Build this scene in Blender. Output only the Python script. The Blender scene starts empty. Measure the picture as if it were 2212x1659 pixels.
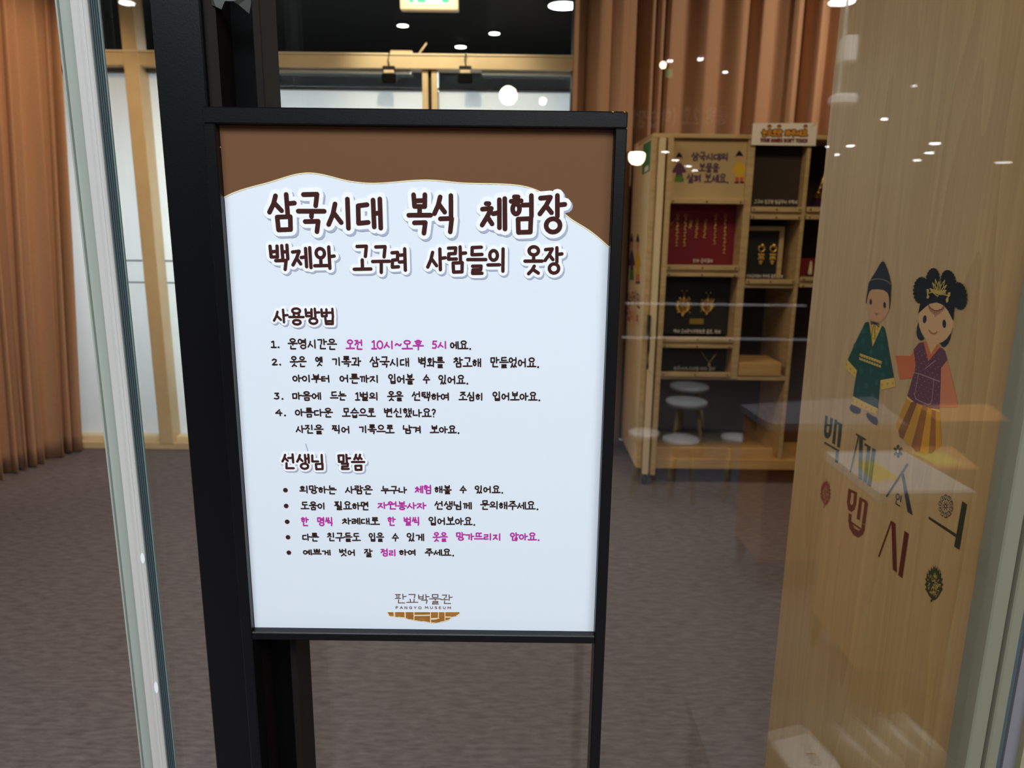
import bpy, math, random
from mathutils import Vector, Matrix
random.seed(7)
SC = bpy.context.scene
COL = SC.collection

# ------------------------------------------------------------------ camera
FPX, CX, CY = 1600.0, 1106.0, 829.5
TH, PH, EYE = math.atan(FPX / 7170.0), 0.012, 1.5
r0 = Vector((1, 0, 0)); d0 = Vector((0, -math.sin(TH), -math.cos(TH))); W_ = Vector((0, math.cos(TH), -math.sin(TH)))
R_ = r0 * math.cos(PH) - d0 * math.sin(PH)
D_ = d0 * math.cos(PH) + r0 * math.sin(PH)
CAM = Vector((0, 0, EYE))
cd = bpy.data.cameras.new('camera'); co = bpy.data.objects.new('camera', cd); COL.objects.link(co)
m3 = Matrix((R_, -D_, -W_)).transposed()
co.matrix_world = Matrix.Translation(CAM) @ m3.to_4x4()
cd.sensor_width = 36.0; cd.lens = FPX / 2212 * 36.0
cd.clip_start = 0.02; cd.clip_end = 100
cd.dof.use_dof = True; cd.dof.focus_distance = 0.87; cd.dof.aperture_fstop = 7.5
SC.camera = co

# ------------------------------------------------------------------ world, lamps, exposure
wd = bpy.data.worlds.new('world'); SC.world = wd; wd.use_nodes = True
wd.node_tree.nodes['Background'].inputs[0].default_value = (1, .95, .9, 1)
wd.node_tree.nodes['Background'].inputs[1].default_value = 0.02
SC.view_settings.view_transform = 'Standard'; SC.view_settings.look = 'None'
SC.view_settings.exposure = 0.0; SC.view_settings.gamma = 1.0; SC.view_settings.use_curve_mapping = False
SC.cycles.use_denoising = True
SC.cycles.max_bounces = 10; SC.cycles.transparent_max_bounces = 24; SC.cycles.sample_clamp_indirect = 6

def lamp(name, kind, loc, power, color, size=1.0, size_y=None, aim=None, spot=60, blend=.6):
    l = bpy.data.lights.new(name, kind); l.energy = power; l.color = color
    if kind == 'AREA':
        l.shape = 'RECTANGLE'; l.size = size; l.size_y = size_y or size
    else:
        l.shadow_soft_size = size
    if kind == 'SPOT':
        l.spot_size = math.radians(spot); l.spot_blend = blend
    o = bpy.data.objects.new(name, l); COL.objects.link(o); o.location = loc
    if aim:
        v = Vector(aim) - Vector(loc)
        o.rotation_euler = v.to_track_quat('-Z', 'Y').to_euler()
    return o
COOL = (.90, .96, 1.0); WARM = (1.0, .78, .53)
# the hall this side of the glass: white ceiling panels, the rearmost added as fill
lamp('hall_area_lamp', 'AREA', (-.45, -.95, 2.86), 78, COOL, 1.8, 1.2)
lamp('hall_area_lamp', 'AREA', (1.9, -1.5, 2.86), 70, COOL, 1.6, 1.2)
lamp('hall_area_lamp', 'AREA', (.6, -2.9, 2.9), 60, COOL, 2.2, .6)  # extra lamp added to brighten the mirrored stools and room name
# the room behind the glass: warm ceiling lamps and wall washers
lamp('room_ceiling_lamp', 'AREA', (-1.0, 2.9, 2.9), 30, WARM, 1.6, .8)
lamp('room_ceiling_lamp', 'AREA', (1.2, 2.5, 2.9), 20, WARM, 1.2, .6)
lamp('curtain_spot_lamp', 'SPOT', (2.6, 3.9, 2.85), 74, (1, .78, .58), .04, aim=(1.0, 5.0, 2.3), spot=80)
lamp('curtain_spot_lamp', 'SPOT', (-1.7, 3.3, 2.9), 60, (1, .68, .40), .05, aim=(-2.9, 4.4, 1.5), spot=75)
lamp('rail_spot_lamp', 'SPOT', (-.5, 3.9, 2.85), 42, (1, .82, .56), .04, aim=(-.45, 4.6, 2.42), spot=75)
# the room behind the white partition
bl = lamp('back_room_lamp', 'AREA', (-.8, 6.4, 2.35), 104, (.86, .95, 1.0), 3.8, .8, aim=(-.8, 4.75, 1.0)); bl.data.spread = math.radians(95)

# ------------------------------------------------------------------ helpers
def lin(c):
    c = c / 255.0
    return c / 12.92 if c <= .04045 else ((c + .055) / 1.055) ** 2.4
def rgb(r, g, b): return (lin(r), lin(g), lin(b), 1)
MATS = {}
def mat(name, col, rough=.6, metal=0.0, spec=.5, emit=None, estr=0, noise=None, bump=None, trans=None, coat=0):
    m = bpy.data.materials.new(name); m.use_nodes = True
    nt = m.node_tree; b = nt.nodes['Principled BSDF']
    b.inputs['Base Color'].default_value = col; b.inputs['Roughness'].default_value = rough
    b.inputs['Metallic'].default_value = metal; b.inputs['Specular IOR Level'].default_value = spec
    b.inputs['Coat Weight'].default_value = coat
    if emit:
        b.inputs['Emission Color'].default_value = emit; b.inputs['Emission Strength'].default_value = estr
    if noise or bump:
        tc = nt.nodes.new('ShaderNodeTexCoord'); mp = nt.nodes.new('ShaderNodeMapping')
        nt.links.new(tc.outputs['Object'], mp.inputs['Vector'])
        n = nt.nodes.new('ShaderNodeTexNoise'); n.inputs['Detail'].default_value = 8; n.inputs['Roughness'].default_value = .65
        nt.links.new(mp.outputs['Vector'], n.inputs['Vector'])
        if noise:   # (scale xyz, second colour, contrast lo, hi)
            mp.inputs['Scale'].default_value = noise[0]; n.inputs['Scale'].default_value = 1
            cr = nt.nodes.new('ShaderNodeValToRGB')
            cr.color_ramp.elements[0].position = noise[2]; cr.color_ramp.elements[1].position = noise[3]
            cr.color_ramp.elements[0].color = col; cr.color_ramp.elements[1].color = noise[1]
            nt.links.new(n.outputs['Fac'], cr.inputs['Fac']); nt.links.new(cr.outputs['Color'], b.inputs['Base Color'])
        if bump:
            n2 = nt.nodes.new('ShaderNodeTexNoise'); n2.inputs['Scale'].default_value = bump[0]; n2.inputs['Detail'].default_value = 6
            nt.links.new(tc.outputs['Object'], n2.inputs['Vector'])
            bp = nt.nodes.new('ShaderNodeBump'); bp.inputs['Strength'].default_value = bump[1]; bp.inputs['Distance'].default_value = .01
            nt.links.new(n2.outputs['Fac'], bp.inputs['Height']); nt.links.new(bp.outputs['Normal'], b.inputs['Normal'])
    MATS[name] = m
    return m

def glass_mat(name, tint=(.97, .985, .98, 1), refl=1.0, tint_f=0.0):
    m = bpy.data.materials.new(name); m.use_nodes = True; nt = m.node_tree; N = nt.nodes; L = nt.links
    for n in list(N):
        if n.type != 'OUTPUT_MATERIAL': N.remove(n)
    out = N['Material Output']
    tr = N.new('ShaderNodeBsdfTransparent'); tr.inputs[0].default_value = tint
    gl = N.new('ShaderNodeBsdfGlossy'); gl.inputs['Roughness'].default_value = 0.0; gl.inputs['Color'].default_value = (1, 1, 1, 1)
    ge = N.new('ShaderNodeNewGeometry'); dt = N.new('ShaderNodeVectorMath'); dt.operation = 'DOT_PRODUCT'
    L.new(ge.outputs['Incoming'], dt.inputs[0]); L.new(ge.outputs['Normal'], dt.inputs[1])
    ab = N.new('ShaderNodeMath'); ab.operation = 'ABSOLUTE'; L.new(dt.outputs['Value'], ab.inputs[0])
    om = N.new('ShaderNodeMath'); om.operation = 'SUBTRACT'; om.inputs[0].default_value = 1; L.new(ab.outputs[0], om.inputs[1])
    pw = N.new('ShaderNodeMath'); pw.operation = 'POWER'; L.new(om.outputs[0], pw.inputs[0]); pw.inputs[1].default_value = 5
    ma = N.new('ShaderNodeMath'); ma.operation = 'MULTIPLY_ADD'; L.new(pw.outputs[0], ma.inputs[0]); ma.inputs[1].default_value = .96 * refl; ma.inputs[2].default_value = .043 * refl
    mx = N.new('ShaderNodeMixShader'); L.new(ma.outputs[0], mx.inputs[0]); L.new(tr.outputs[0], mx.inputs[1]); L.new(gl.outputs[0], mx.inputs[2])
    L.new(mx.outputs[0], out.inputs['Surface'])
    MATS[name] = m
    return m

def film_mat(name, col):
    m = bpy.data.materials.new(name); m.use_nodes = True; nt = m.node_tree; N = nt.nodes; L = nt.links
    for n in list(N):
        if n.type != 'OUTPUT_MATERIAL': N.remove(n)
    a = N.new('ShaderNodeBsdfDiffuse'); a.inputs[0].default_value = col
    b = N.new('ShaderNodeBsdfTranslucent'); b.inputs[0].default_value = col
    x = N.new('ShaderNodeMixShader'); x.inputs[0].default_value = .5
    L.new(a.outputs[0], x.inputs[1]); L.new(b.outputs[0], x.inputs[2]); L.new(x.outputs[0], N['Material Output'].inputs['Surface'])
    MATS[name] = m
    return m

def wood_mat(name, c1, c2, c3, rough=.5):
    """pale birch veneer: long vertical cathedral figure"""
    m = bpy.data.materials.new(name); m.use_nodes = True; nt = m.node_tree; N = nt.nodes; L = nt.links
    b = N['Principled BSDF']; b.inputs['Roughness'].default_value = rough; b.inputs['Specular IOR Level'].default_value = .25
    tc = N.new('ShaderNodeTexCoord')
    mp = N.new('ShaderNodeMapping'); mp.inputs['Scale'].default_value = (3.0, 3.0, .42); L.new(tc.outputs['Object'], mp.inputs['Vector'])
    n1 = N.new('ShaderNodeTexNoise'); n1.inputs['Scale'].default_value = 1.6; n1.inputs['Detail'].default_value = 2; L.new(mp.outputs[0], n1.inputs['Vector'])
    mu = N.new('ShaderNodeMath'); mu.operation = 'MULTIPLY'; mu.inputs[1].default_value = 13; L.new(n1.outputs['Fac'], mu.inputs[0])
    fr = N.new('ShaderNodeMath'); fr.operation = 'FRACT'; L.new(mu.outputs[0], fr.inputs[0])
    mp2 = N.new('ShaderNodeMapping'); mp2.inputs['Scale'].default_value = (160, 160, 2.2); L.new(tc.outputs['Object'], mp2.inputs['Vector'])
    n2 = N.new('ShaderNodeTexNoise'); n2.inputs['Scale'].default_value = 1; n2.inputs['Detail'].default_value = 4; L.new(mp2.outputs[0], n2.inputs['Vector'])
    n3 = N.new('ShaderNodeTexNoise'); n3.inputs['Scale'].default_value = 2.2; L.new(mp.outputs[0], n3.inputs['Vector'])
    r1 = N.new('ShaderNodeValToRGB'); r1.color_ramp.elements[0].color = c1; r1.color_ramp.elements[1].color = c2
    r1.color_ramp.elements[0].position = .0; r1.color_ramp.elements[1].position = .9
    L.new(fr.outputs[0], r1.inputs[0])
    mx = N.new('ShaderNodeMix'); mx.data_type = 'RGBA'; L.new(n3.outputs['Fac'], mx.inputs['Factor']); L.new(r1.outputs[0], mx.inputs[6]); mx.inputs[7].default_value = c3
    mx2 = N.new('ShaderNodeMix'); mx2.data_type = 'RGBA'; mx2.blend_type = 'MULTIPLY'; mx2.inputs['Factor'].default_value = .35
    r2 = N.new('ShaderNodeValToRGB'); r2.color_ramp.elements[0].position = .35; r2.color_ramp.elements[1].position = .65
    r2.color_ramp.elements[0].color = (.72, .70, .66, 1); r2.color_ramp.elements[1].color = (1, 1, 1, 1)
    L.new(n2.outputs['Fac'], r2.inputs[0]); L.new(mx.outputs[2], mx2.inputs[6]); L.new(r2.outputs[0], mx2.inputs[7])
    L.new(mx2.outputs[2], b.inputs['Base Color'])
    MATS[name] = m
    return m

class MB:
    def __init__(s): s.v = []; s.f = []; s.sm = []
    def add(s, vs, fs, smooth=False):
        o = len(s.v); s.v += [tuple(v) for v in vs]
        for f in fs: s.f.append([i + o for i in f]); s.sm.append(smooth)
        return s
    def box(s, x0, x1, y0, y1, z0, z1):
        vs = [(x, y, z) for x in (x0, x1) for y in (y0, y1) for z in (z0, z1)]
        return s.add(vs, [(0, 1, 3, 2), (4, 6, 7, 5), (0, 4, 5, 1), (2, 3, 7, 6), (0, 2, 6, 4), (1, 5, 7, 3)])
    def bbox(s, x0, x1, y0, y1, z0, z1, b=.003):
        """box with chamfered vertical and horizontal edges"""
        b = min(b, (x1 - x0) * .45, (y1 - y0) * .45, (z1 - z0) * .45)
        vs = []; 
        for x, xi in ((x0, 1), (x1, -1)):
            for y, yi in ((y0, 1), (y1, -1)):
                for z, zi in ((z0, 1), (z1, -1)):
                    vs += [(x, y + yi * b, z + zi * b), (x + xi * b, y, z + zi * b), (x + xi * b, y + yi * b, z)]
        def c(ix, iy, iz, k): return ((ix * 2 + iy) * 2 + iz) * 3 + k
        fs = []
        for i in (0, 1):
            q = [c(i, 0, 0, 0), c(i, 0, 1, 0), c(i, 1, 1, 0), c(i, 1, 0, 0)]; fs.append(q if i == 0 else q[::-1])
            q = [c(0, i, 0, 1), c(1, i, 0, 1), c(1, i, 1, 1), c(0, i, 1, 1)]; fs.append(q if i == 0 else q[::-1])
            q = [c(0, 0, i, 2), c(0, 1, i, 2), c(1, 1, i, 2), c(1, 0, i, 2)]; fs.append(q if i == 0 else q[::-1])
        for i in (0, 1):
            for j in (0, 1):
                q = [c(i, j, 0, 0), c(i, j, 0, 1), c(i, j, 1, 1), c(i, j, 1, 0)]; fs.append(q if (i + j) % 2 == 0 else q[::-1])
                q = [c(i, 0, j, 2), c(i, 0, j, 0), c(i, 1, j, 0), c(i, 1, j, 2)]; fs.append(q if (i + j) % 2 == 0 else q[::-1])
                q = [c(0, i, j, 1), c(0, i, j, 2), c(1, i, j, 2), c(1, i, j, 1)]; fs.append(q if (i + j) % 2 == 0 else q[::-1])
                for k in (0, 1):
                    q = [c(i, j, k, 0), c(i, j, k, 1), c(i, j, k, 2)]; fs.append(q if (i + j + k) % 2 == 0 else q[::-1])
        return s.add(vs, fs)
    def lathe(s, prof, cx, cy, cz, n=20, axis='Z', smooth=True):
        vs = []; fs = []
        for (r, h) in prof:
            for k in range(n):
                a = 2 * math.pi * k / n; p = (r * math.cos(a), r * math.sin(a), h)
                if axis == 'Y': p = (p[0], p[2], p[1])
                if axis == 'X': p = (p[2], p[0], p[1])
                vs.append((cx + p[0], cy + p[1], cz + p[2]))
        m = len(prof)
        for i in range(m - 1):
            for k in range(n):
                fs.append((i * n + k, i * n + (k + 1) % n, (i + 1) * n + (k + 1) % n, (i + 1) * n + k))
        fs.append(tuple(range(n - 1, -1, -1))); fs.append(tuple(range((m - 1) * n, m * n)))
        return s.add(vs, fs, smooth)
    def ball(s, cx, cy, cz, r, n=10, sx=1, sy=1, sz=1):
        m = max(4, n // 2); vs = []; fs = []
        for i in range(1, m):
            t = math.pi * i / m
            for k in range(n):
                a = 2 * math.pi * k / n
                vs.append((cx + sx * r * math.sin(t) * math.cos(a), cy + sy * r * math.sin(t) * math.sin(a), cz + sz * r * math.cos(t)))
        vs.append((cx, cy, cz + sz * r)); vs.append((cx, cy, cz - sz * r)); T = len(vs) - 2
        for i in range(m - 2):
            for k in range(n): fs.append((i * n + k, (i + 1) * n + k, (i + 1) * n + (k + 1) % n, i * n + (k + 1) % n))
        for k in range(n):
            fs.append((T, k, (k + 1) % n)); fs.append((T + 1, (m - 2) * n + (k + 1) % n, (m - 2) * n + k))
        return s.add(vs, fs, True)
    def tube(s, pts, r, n=8, closed=False):
        pts = [Vector(p) for p in pts]; m = len(pts); vs = []; fs = []
        for i, p in enumerate(pts):
            a = pts[(i - 1) % m] if (closed or i > 0) else p; b = pts[(i + 1) % m] if (closed or i < m - 1) else p
            t = (b - a).normalized(); u = t.orthogonal().normalized() if abs(t.z) > .99 else t.cross(Vector((0, 0, 1))).normalized(); w = t.cross(u)
            rr = r[i] if isinstance(r, (list, tuple)) else r
            for k in range(n):
                g = 2 * math.pi * k / n; vs.append(p + (u * math.cos(g) + w * math.sin(g)) * rr)
        for i in range(m if closed else m - 1):
            j = (i + 1) % m
            for k in range(n): fs.append((i * n + k, i * n + (k + 1) % n, j * n + (k + 1) % n, j * n + k))
        if not closed: fs += [tuple(range(n - 1, -1, -1)), tuple(range((m - 1) * n, m * n))]
        return s.add(vs, fs, True)
    def prism(s, pts, vec):
        """a flat outline pts swept by vec"""
        n = len(pts); a = [Vector(p) for p in pts]; v = Vector(vec)
        return s.add(a + [p + v for p in a], [tuple(range(n)), tuple(range(2 * n - 1, n - 1, -1))] + [(i, i + n, (i + 1) % n + n, (i + 1) % n) for i in range(n)])
    def grid(s, rows, smooth=True):
        n = len(rows[0]); vs = [p for r in rows for p in r]
        return s.add(vs, [(i * n + k, i * n + k + 1, (i + 1) * n + k + 1, (i + 1) * n + k) for i in range(len(rows) - 1) for k in range(n - 1)], smooth)
    # flat lettering strokes: polylines in 2D mapped by fn to 3D
    def strokes(s, lines, hw, fn, n=10):
        k_ = 0
        for ln in lines:
            for i in range(len(ln)):
                x, y = ln[i]; k_ = (k_ + 17) % 61
                s.add([fn(x + hw * math.cos(2 * math.pi * k / n), y + hw * math.sin(2 * math.pi * k / n), k_) for k in range(n)], [tuple(range(n))])
                if i + 1 < len(ln):
                    x2, y2 = ln[i + 1]; dx, dy = x2 - x, y2 - y; L = math.hypot(dx, dy); k_ = (k_ + 17) % 61
                    if L < 1e-9: continue
                    nx, ny = -dy / L * hw, dx / L * hw
                    s.add([fn(x + nx, y + ny, k_), fn(x - nx, y - ny, k_), fn(x2 - nx, y2 - ny, k_), fn(x2 + nx, y2 + ny, k_)], [(0, 1, 2, 3)])
        return s
    def build(s, name, m, parent=None, **tags):
        me = bpy.data.meshes.new(name); me.from_pydata(s.v, [], s.f); me.validate()
        if len(me.polygons) == len(s.sm): me.polygons.foreach_set('use_smooth', s.sm)
        me.materials.append(MATS[m] if isinstance(m, str) else m)
        o = bpy.data.objects.new(name, me); COL.objects.link(o)
        if parent is not None:
            o.parent = parent; o.matrix_parent_inverse = PINV.get(parent.name, Matrix())
        for k, v in tags.items(): o[k] = v
        return o
PINV = {}
def thing(name, label, cat, loc, group=None):
    o = bpy.data.objects.new(name, None); COL.objects.link(o); o.location = loc; o.empty_display_size = .05
    PINV[o.name] = Matrix.Translation(Vector(loc)).inverted()
    o['label'] = label; o['category'] = cat
    if group: o['group'] = group
    return o
def tag(o, label, cat, group=None):
    o['label'] = label; o['category'] = cat
    if group: o['group'] = group
    return o
def struct(o, label=None):
    o['kind'] = 'structure'
    if label: o['label'] = label
    return o
def ray(px, py): return R_ * ((px - CX) / FPX) + D_ * ((py - CY) / FPX) + W_
def onY(px, py, y): v = ray(px, py); return CAM + v * (y / v.y)
def onX(px, py, x): v = ray(px, py); return CAM + v * (x / v.x)
def onZ(px, py, z): v = ray(px, py); return CAM + v * ((z - EYE) / v.z)

# ------------------------------------------------------------------ materials
mat('carpet', rgb(134, 128, 132), .95, spec=.08, noise=((16, 70, 40), rgb(94, 86, 90), .28, .72), bump=(340, .4))
mat('black_ceiling', rgb(30, 30, 28), .7)
mat('dark_wall', rgb(40, 37, 34), .9)
mat('hall_wall', rgb(70, 64, 58), .9)
mat('grey_wall', rgb(122, 118, 124), .8)
mat('beige_wall', rgb(150, 144, 112), .8)
mat('aluminium_pale', rgb(168, 174, 165), .42, spec=.4, noise=((40, 40, 1.2), rgb(160, 166, 158), .4, .6))
mat('aluminium_white', rgb(202, 200, 196), .32, spec=.5, noise=((30, 30, 1.0), rgb(196, 192, 186), .4, .6))
mat('gasket', rgb(72, 86, 90), .4)
mat('gasket_light', rgb(120, 140, 138), .3)
mat('olive_metal', rgb(128, 126, 108), .5)
glass_mat('glass'); glass_mat('clear_glass', (.9, .92, .9, 1)); 
mat('black_steel', rgb(12, 12, 14), .34, spec=.28, bump=(500, .03))
mat('black_inside', rgb(9, 9, 10), .7, spec=.08)
mat('brown_black', rgb(27, 21, 19), .65, spec=.15)
mat('torn_film', rgb(44, 44, 40), .5)
mat('paper', rgb(226, 233, 242), .8, spec=.1)
mat('brown_print', rgb(110, 76, 50), .75, spec=.2)
mat('cream_line', rgb(240, 225, 180), .8)
mat('outline_white', rgb(244, 247, 250), .8, spec=.1)
mat('print_grey', rgb(172, 178, 200), .8, spec=.1)
mat('ink_brown', rgb(66, 34, 30), .8, spec=.1)
mat('ink_black', rgb(50, 30, 24), .8, spec=.1)
mat('ink_pink', rgb(186, 52, 156), .8, spec=.1)
mat('logo_gold', rgb(176, 116, 48), .7, noise=((30, 30, 60), rgb(140, 86, 34), .35, .65))
mat('logo_brown', rgb(96, 62, 46), .8)
wood_mat('birch', rgb(192, 158, 104), rgb(174, 138, 86), rgb(202, 170, 120))
mat('cab_wood', rgb(196, 170, 124), .55, noise=((8, 8, 40), rgb(180, 150, 104), .4, .65))
mat('cab_orange', rgb(208, 168, 106), .5, noise=((5, 5, 40), rgb(194, 150, 88), .4, .65))
mat('cab_pale', rgb(226, 204, 164), .55)
mat('cab_panel', rgb(188, 164, 116), .6)
mat('cab_dark', rgb(52, 38, 28), .8)
mat('black_board', rgb(26, 25, 24), .7)
mat('red_board', rgb(120, 14, 32), .7)
mat('purple_velvet', rgb(70, 20, 60), .85)
mat('gold', rgb(250, 212, 124), .28, metal=.9)
mat('screw', rgb(150, 110, 60), .35, metal=.8)
mat('black_plastic', rgb(22, 20, 20), .4)
mat('caster_grey', rgb(90, 92, 90), .4)
mat('beige_frame', rgb(224, 204, 164), .5, noise=((3, 3, 3), rgb(214, 192, 150), .4, .6))
mat('beige_frame_pale', rgb(236, 224, 192), .5)
film_mat('white_film', rgb(238, 242, 244))
mat('grey_line', rgb(60, 72, 80), .6)
mat('curtain', rgb(186, 148, 120), .85, spec=.15, noise=((180, 180, 180), rgb(174, 136, 108), .35, .65), bump=(900, .2))
mat('card_white', rgb(236, 226, 212), .7)
mat('orange_letters', rgb(220, 150, 30), .7)
mat('dark_brown_letters', rgb(60, 34, 20), .7)
mat('maroon_letters', rgb(110, 30, 48), .7)
mat('label_white', rgb(225, 220, 210), .7)
mat('purple_ink', rgb(84, 52, 84), .75)
mat('green_sticker', rgb(40, 120, 74), .6)
mat('exit_green', rgb(0, 150, 96), .6, emit=rgb(0, 190, 120), estr=1.3)
mat('exit_white', rgb(230, 255, 250), .6, emit=rgb(225, 255, 250), estr=1.5)
mat('lamp_glow', (1, 1, 1, 1), .5, emit=(1, .97, .9, 1), estr=9)
mat('lamp_glow_cool', (1, 1, 1, 1), .5, emit=(.92, .97, 1, 1), estr=9)
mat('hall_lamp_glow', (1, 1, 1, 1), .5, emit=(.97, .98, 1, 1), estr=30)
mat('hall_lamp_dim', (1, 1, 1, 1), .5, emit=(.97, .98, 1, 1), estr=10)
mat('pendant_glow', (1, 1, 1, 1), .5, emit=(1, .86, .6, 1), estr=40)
mat('lamp_ring', rgb(40, 40, 40), .4)
mat('cream_plastic', rgb(232, 208, 166), .5)
mat('white_gloss', rgb(240, 236, 228), .15, spec=.6)
mat('table_white', rgb(238, 232, 232), .35)
mat('table_grey', rgb(140, 132, 140), .4); mat('table_orange', rgb(226, 150, 80), .5)
mat('yellow_paper', rgb(240, 212, 70), .7)
mat('stool_wood', rgb(235, 205, 150), .5)
mat('line_grey', rgb(110, 98, 84), .7)
# print colours on the plywood
for k, c in dict(navy=(34, 46, 62), skin=(202, 156, 116), skin_light=(214, 172, 128), ear=(196, 168, 120), eye=(40, 48, 66), mouth=(176, 104, 70), robe=(24, 76, 70), robe_light=(38, 92, 84),
                 yellow=(218, 184, 92), teal_dark=(40, 84, 82), hair=(18, 28, 36), goldline=(196, 168, 92), plum=(104, 66, 84), orange=(206, 112, 70), orange_light=(214, 128, 92),
                 mustard=(196, 144, 44), brown=(134, 84, 46), cream=(226, 204, 160), redbrown=(128, 58, 50), teal=(28, 66, 64), wine=(84, 20, 28), greenleaf=(30, 54, 44), motif=(96, 74, 52), palepurple=(178, 150, 150), darkgreen=(16, 46, 36),
                 purple=(92, 66, 92), green=(92, 128, 60), coral=(206, 92, 66), yellow2=(214, 176, 50)).items():
    mat('print_' + k, rgb(*c), .7, spec=.15)

# ------------------------------------------------------------------ setting
G0, G1 = .919, .931          # the two faces of the glass
MB().box(-14, 14, -27, 9.6, -.05, 0).build('floor', 'carpet', kind='structure', label='dark grey mottled carpet floor')
MB().box(-14, 14, -27, 9.6, 3.0, 3.05).build('ceiling', 'black_ceiling', kind='structure', label='black ceiling with small downlights')
MB().box(-14, 14, 9.5, 9.6, 0, 3.0).build('wall_back', 'dark_wall', kind='structure')
MB().box(-3.3, -3.15, 1.0, 9.5, 0, 3.0).build('wall_left', 'dark_wall', kind='structure')
MB().box(2.75, 2.9, 1.0, 9.5, 0, 3.0).build('wall_right', 'dark_wall', kind='structure')
MB().box(-14, 14, -27.1, -27, 0, 3.0).build('wall_front', 'hall_wall', kind='structure')
MB().box(-14.1, -14, -27, 9.5, 0, 3.0).build('wall_side', 'hall_wall', kind='structure')
MB().box(14, 14.1, -27, 9.5, 0, 3.0).build('wall_side', 'hall_wall', kind='structure')
MB().box(-14, -1.7, .90, 1.0, 0, 3.0).build('wall_doorway', 'hall_wall', kind='structure')
MB().box(-1.7, .70, .90, 1.0, 2.45, 3.0).build('wall_doorway', 'hall_wall', kind='structure')
MB().box(.699, .716, .905, 1.02, 0, 3.0).build('wall_right_corner', 'grey_wall', kind='structure', label='narrow strip of lavender grey wall beside the glass frame')
MB().box(.716, 14, .895, 1.02, 0, 3.0).build('wall_right_corner', 'beige_wall', kind='structure', label='olive beige wall at the frame edge')

# the glass screen: one pane in pale aluminium stiles
win = thing('window_1', 'large glass pane in pale aluminium stiles behind the sign', 'window', (0, .925, 0)); win['kind'] = 'structure'
MB().box(-.4838, .692, G0, G1, .012, 2.45).build('glass_pane', 'glass', win)
s = MB(); s.bbox(-.5214, -.5045, .914, .955, 0, 2.45, .002); s.box(-.5225, -.5205, .911, .915, 0, 2.45)
s.build('outer_stile', 'aluminium_pale', win, label='pale green grey aluminium strip')
s = MB(); s.bbox(-.5045, -.4945, .907, .93, 0, 2.45, .0015); s.bbox(-.4945, -.4905, .9078, .93, 0, 2.45, .0008); s.bbox(-.4905, -.4845, .907, .93, 0, 2.45, .0015)
s.build('inner_stile', 'aluminium_white', win, label='white ribbed aluminium strip')
s = MB()
for i in range(4): s.bbox(-.4845 + i * .0019, -.4845 + i * .0019 + .0015, .911 + i * .001, .9195, 0, 2.45, .0004)
s.build('glazing_gasket', 'gasket', win, label='dark green ribbed gasket')
MB().box(-.4768, -.4755, .9165, .9195, 0, 2.45).build('glazing_bead', 'gasket_light', win)
s = MB(); s.bbox(.6505, .6725, .909, .955, 0, 2.45, .002); s.build('outer_stile', 'olive_metal', win, label='olive grey aluminium strip')
s = MB(); s.bbox(.6733, .6895, .902, .955, 0, 2.45, .002); s.build('inner_stile', 'olive_metal', win)
MB().bbox(.6900, .6985, .908, .95, 0, 2.45, .001).build('glazing_gasket', 'gasket', win)
s = MB()
for (x, z, hh) in ((-.4868, 1.055, .0075), (-.4868, .862, .009)):
    s.prism([(x + .0028 * math.cos(a) , .9068, z + hh * math.sin(a)) for a in [i * .449 for i in range(14)]], (0, -.0003, 0))
s.build('scuff_mark', 'outline_white', win)

# ------------------------------------------------------------------ handwritten lettering
def ell(cx, cy, rx, ry, n=16): return [(cx + rx * math.cos(2 * math.pi * i / n - 1.5), cy + ry * math.sin(2 * math.pi * i / n - 1.5)) for i in range(n + 1)]
CONS = 'ㄱㄲㄴㄷㄸㄹㅁㅂㅃㅅㅆㅇㅈㅉㅊㅋㅌㅍㅎ'
VOWS = 'ㅏㅐㅑㅒㅓㅔㅕㅖㅗㅘㅙㅚㅛㅜㅝㅞㅟㅠㅡㅢㅣ'
FINS = ['', 'ㄱ', 'ㄲ', 'ㄳ', 'ㄴ', 'ㄵ', 'ㄶ', 'ㄷ', 'ㄹ', 'ㄺ', 'ㄻ', 'ㄼ', 'ㄽ', 'ㄾ', 'ㄿ', 'ㅀ', 'ㅁ', 'ㅂ', 'ㅄ', 'ㅅ', 'ㅆ', 'ㅇ', 'ㅈ', 'ㅊ', 'ㅋ', 'ㅌ', 'ㅍ', 'ㅎ']
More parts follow.
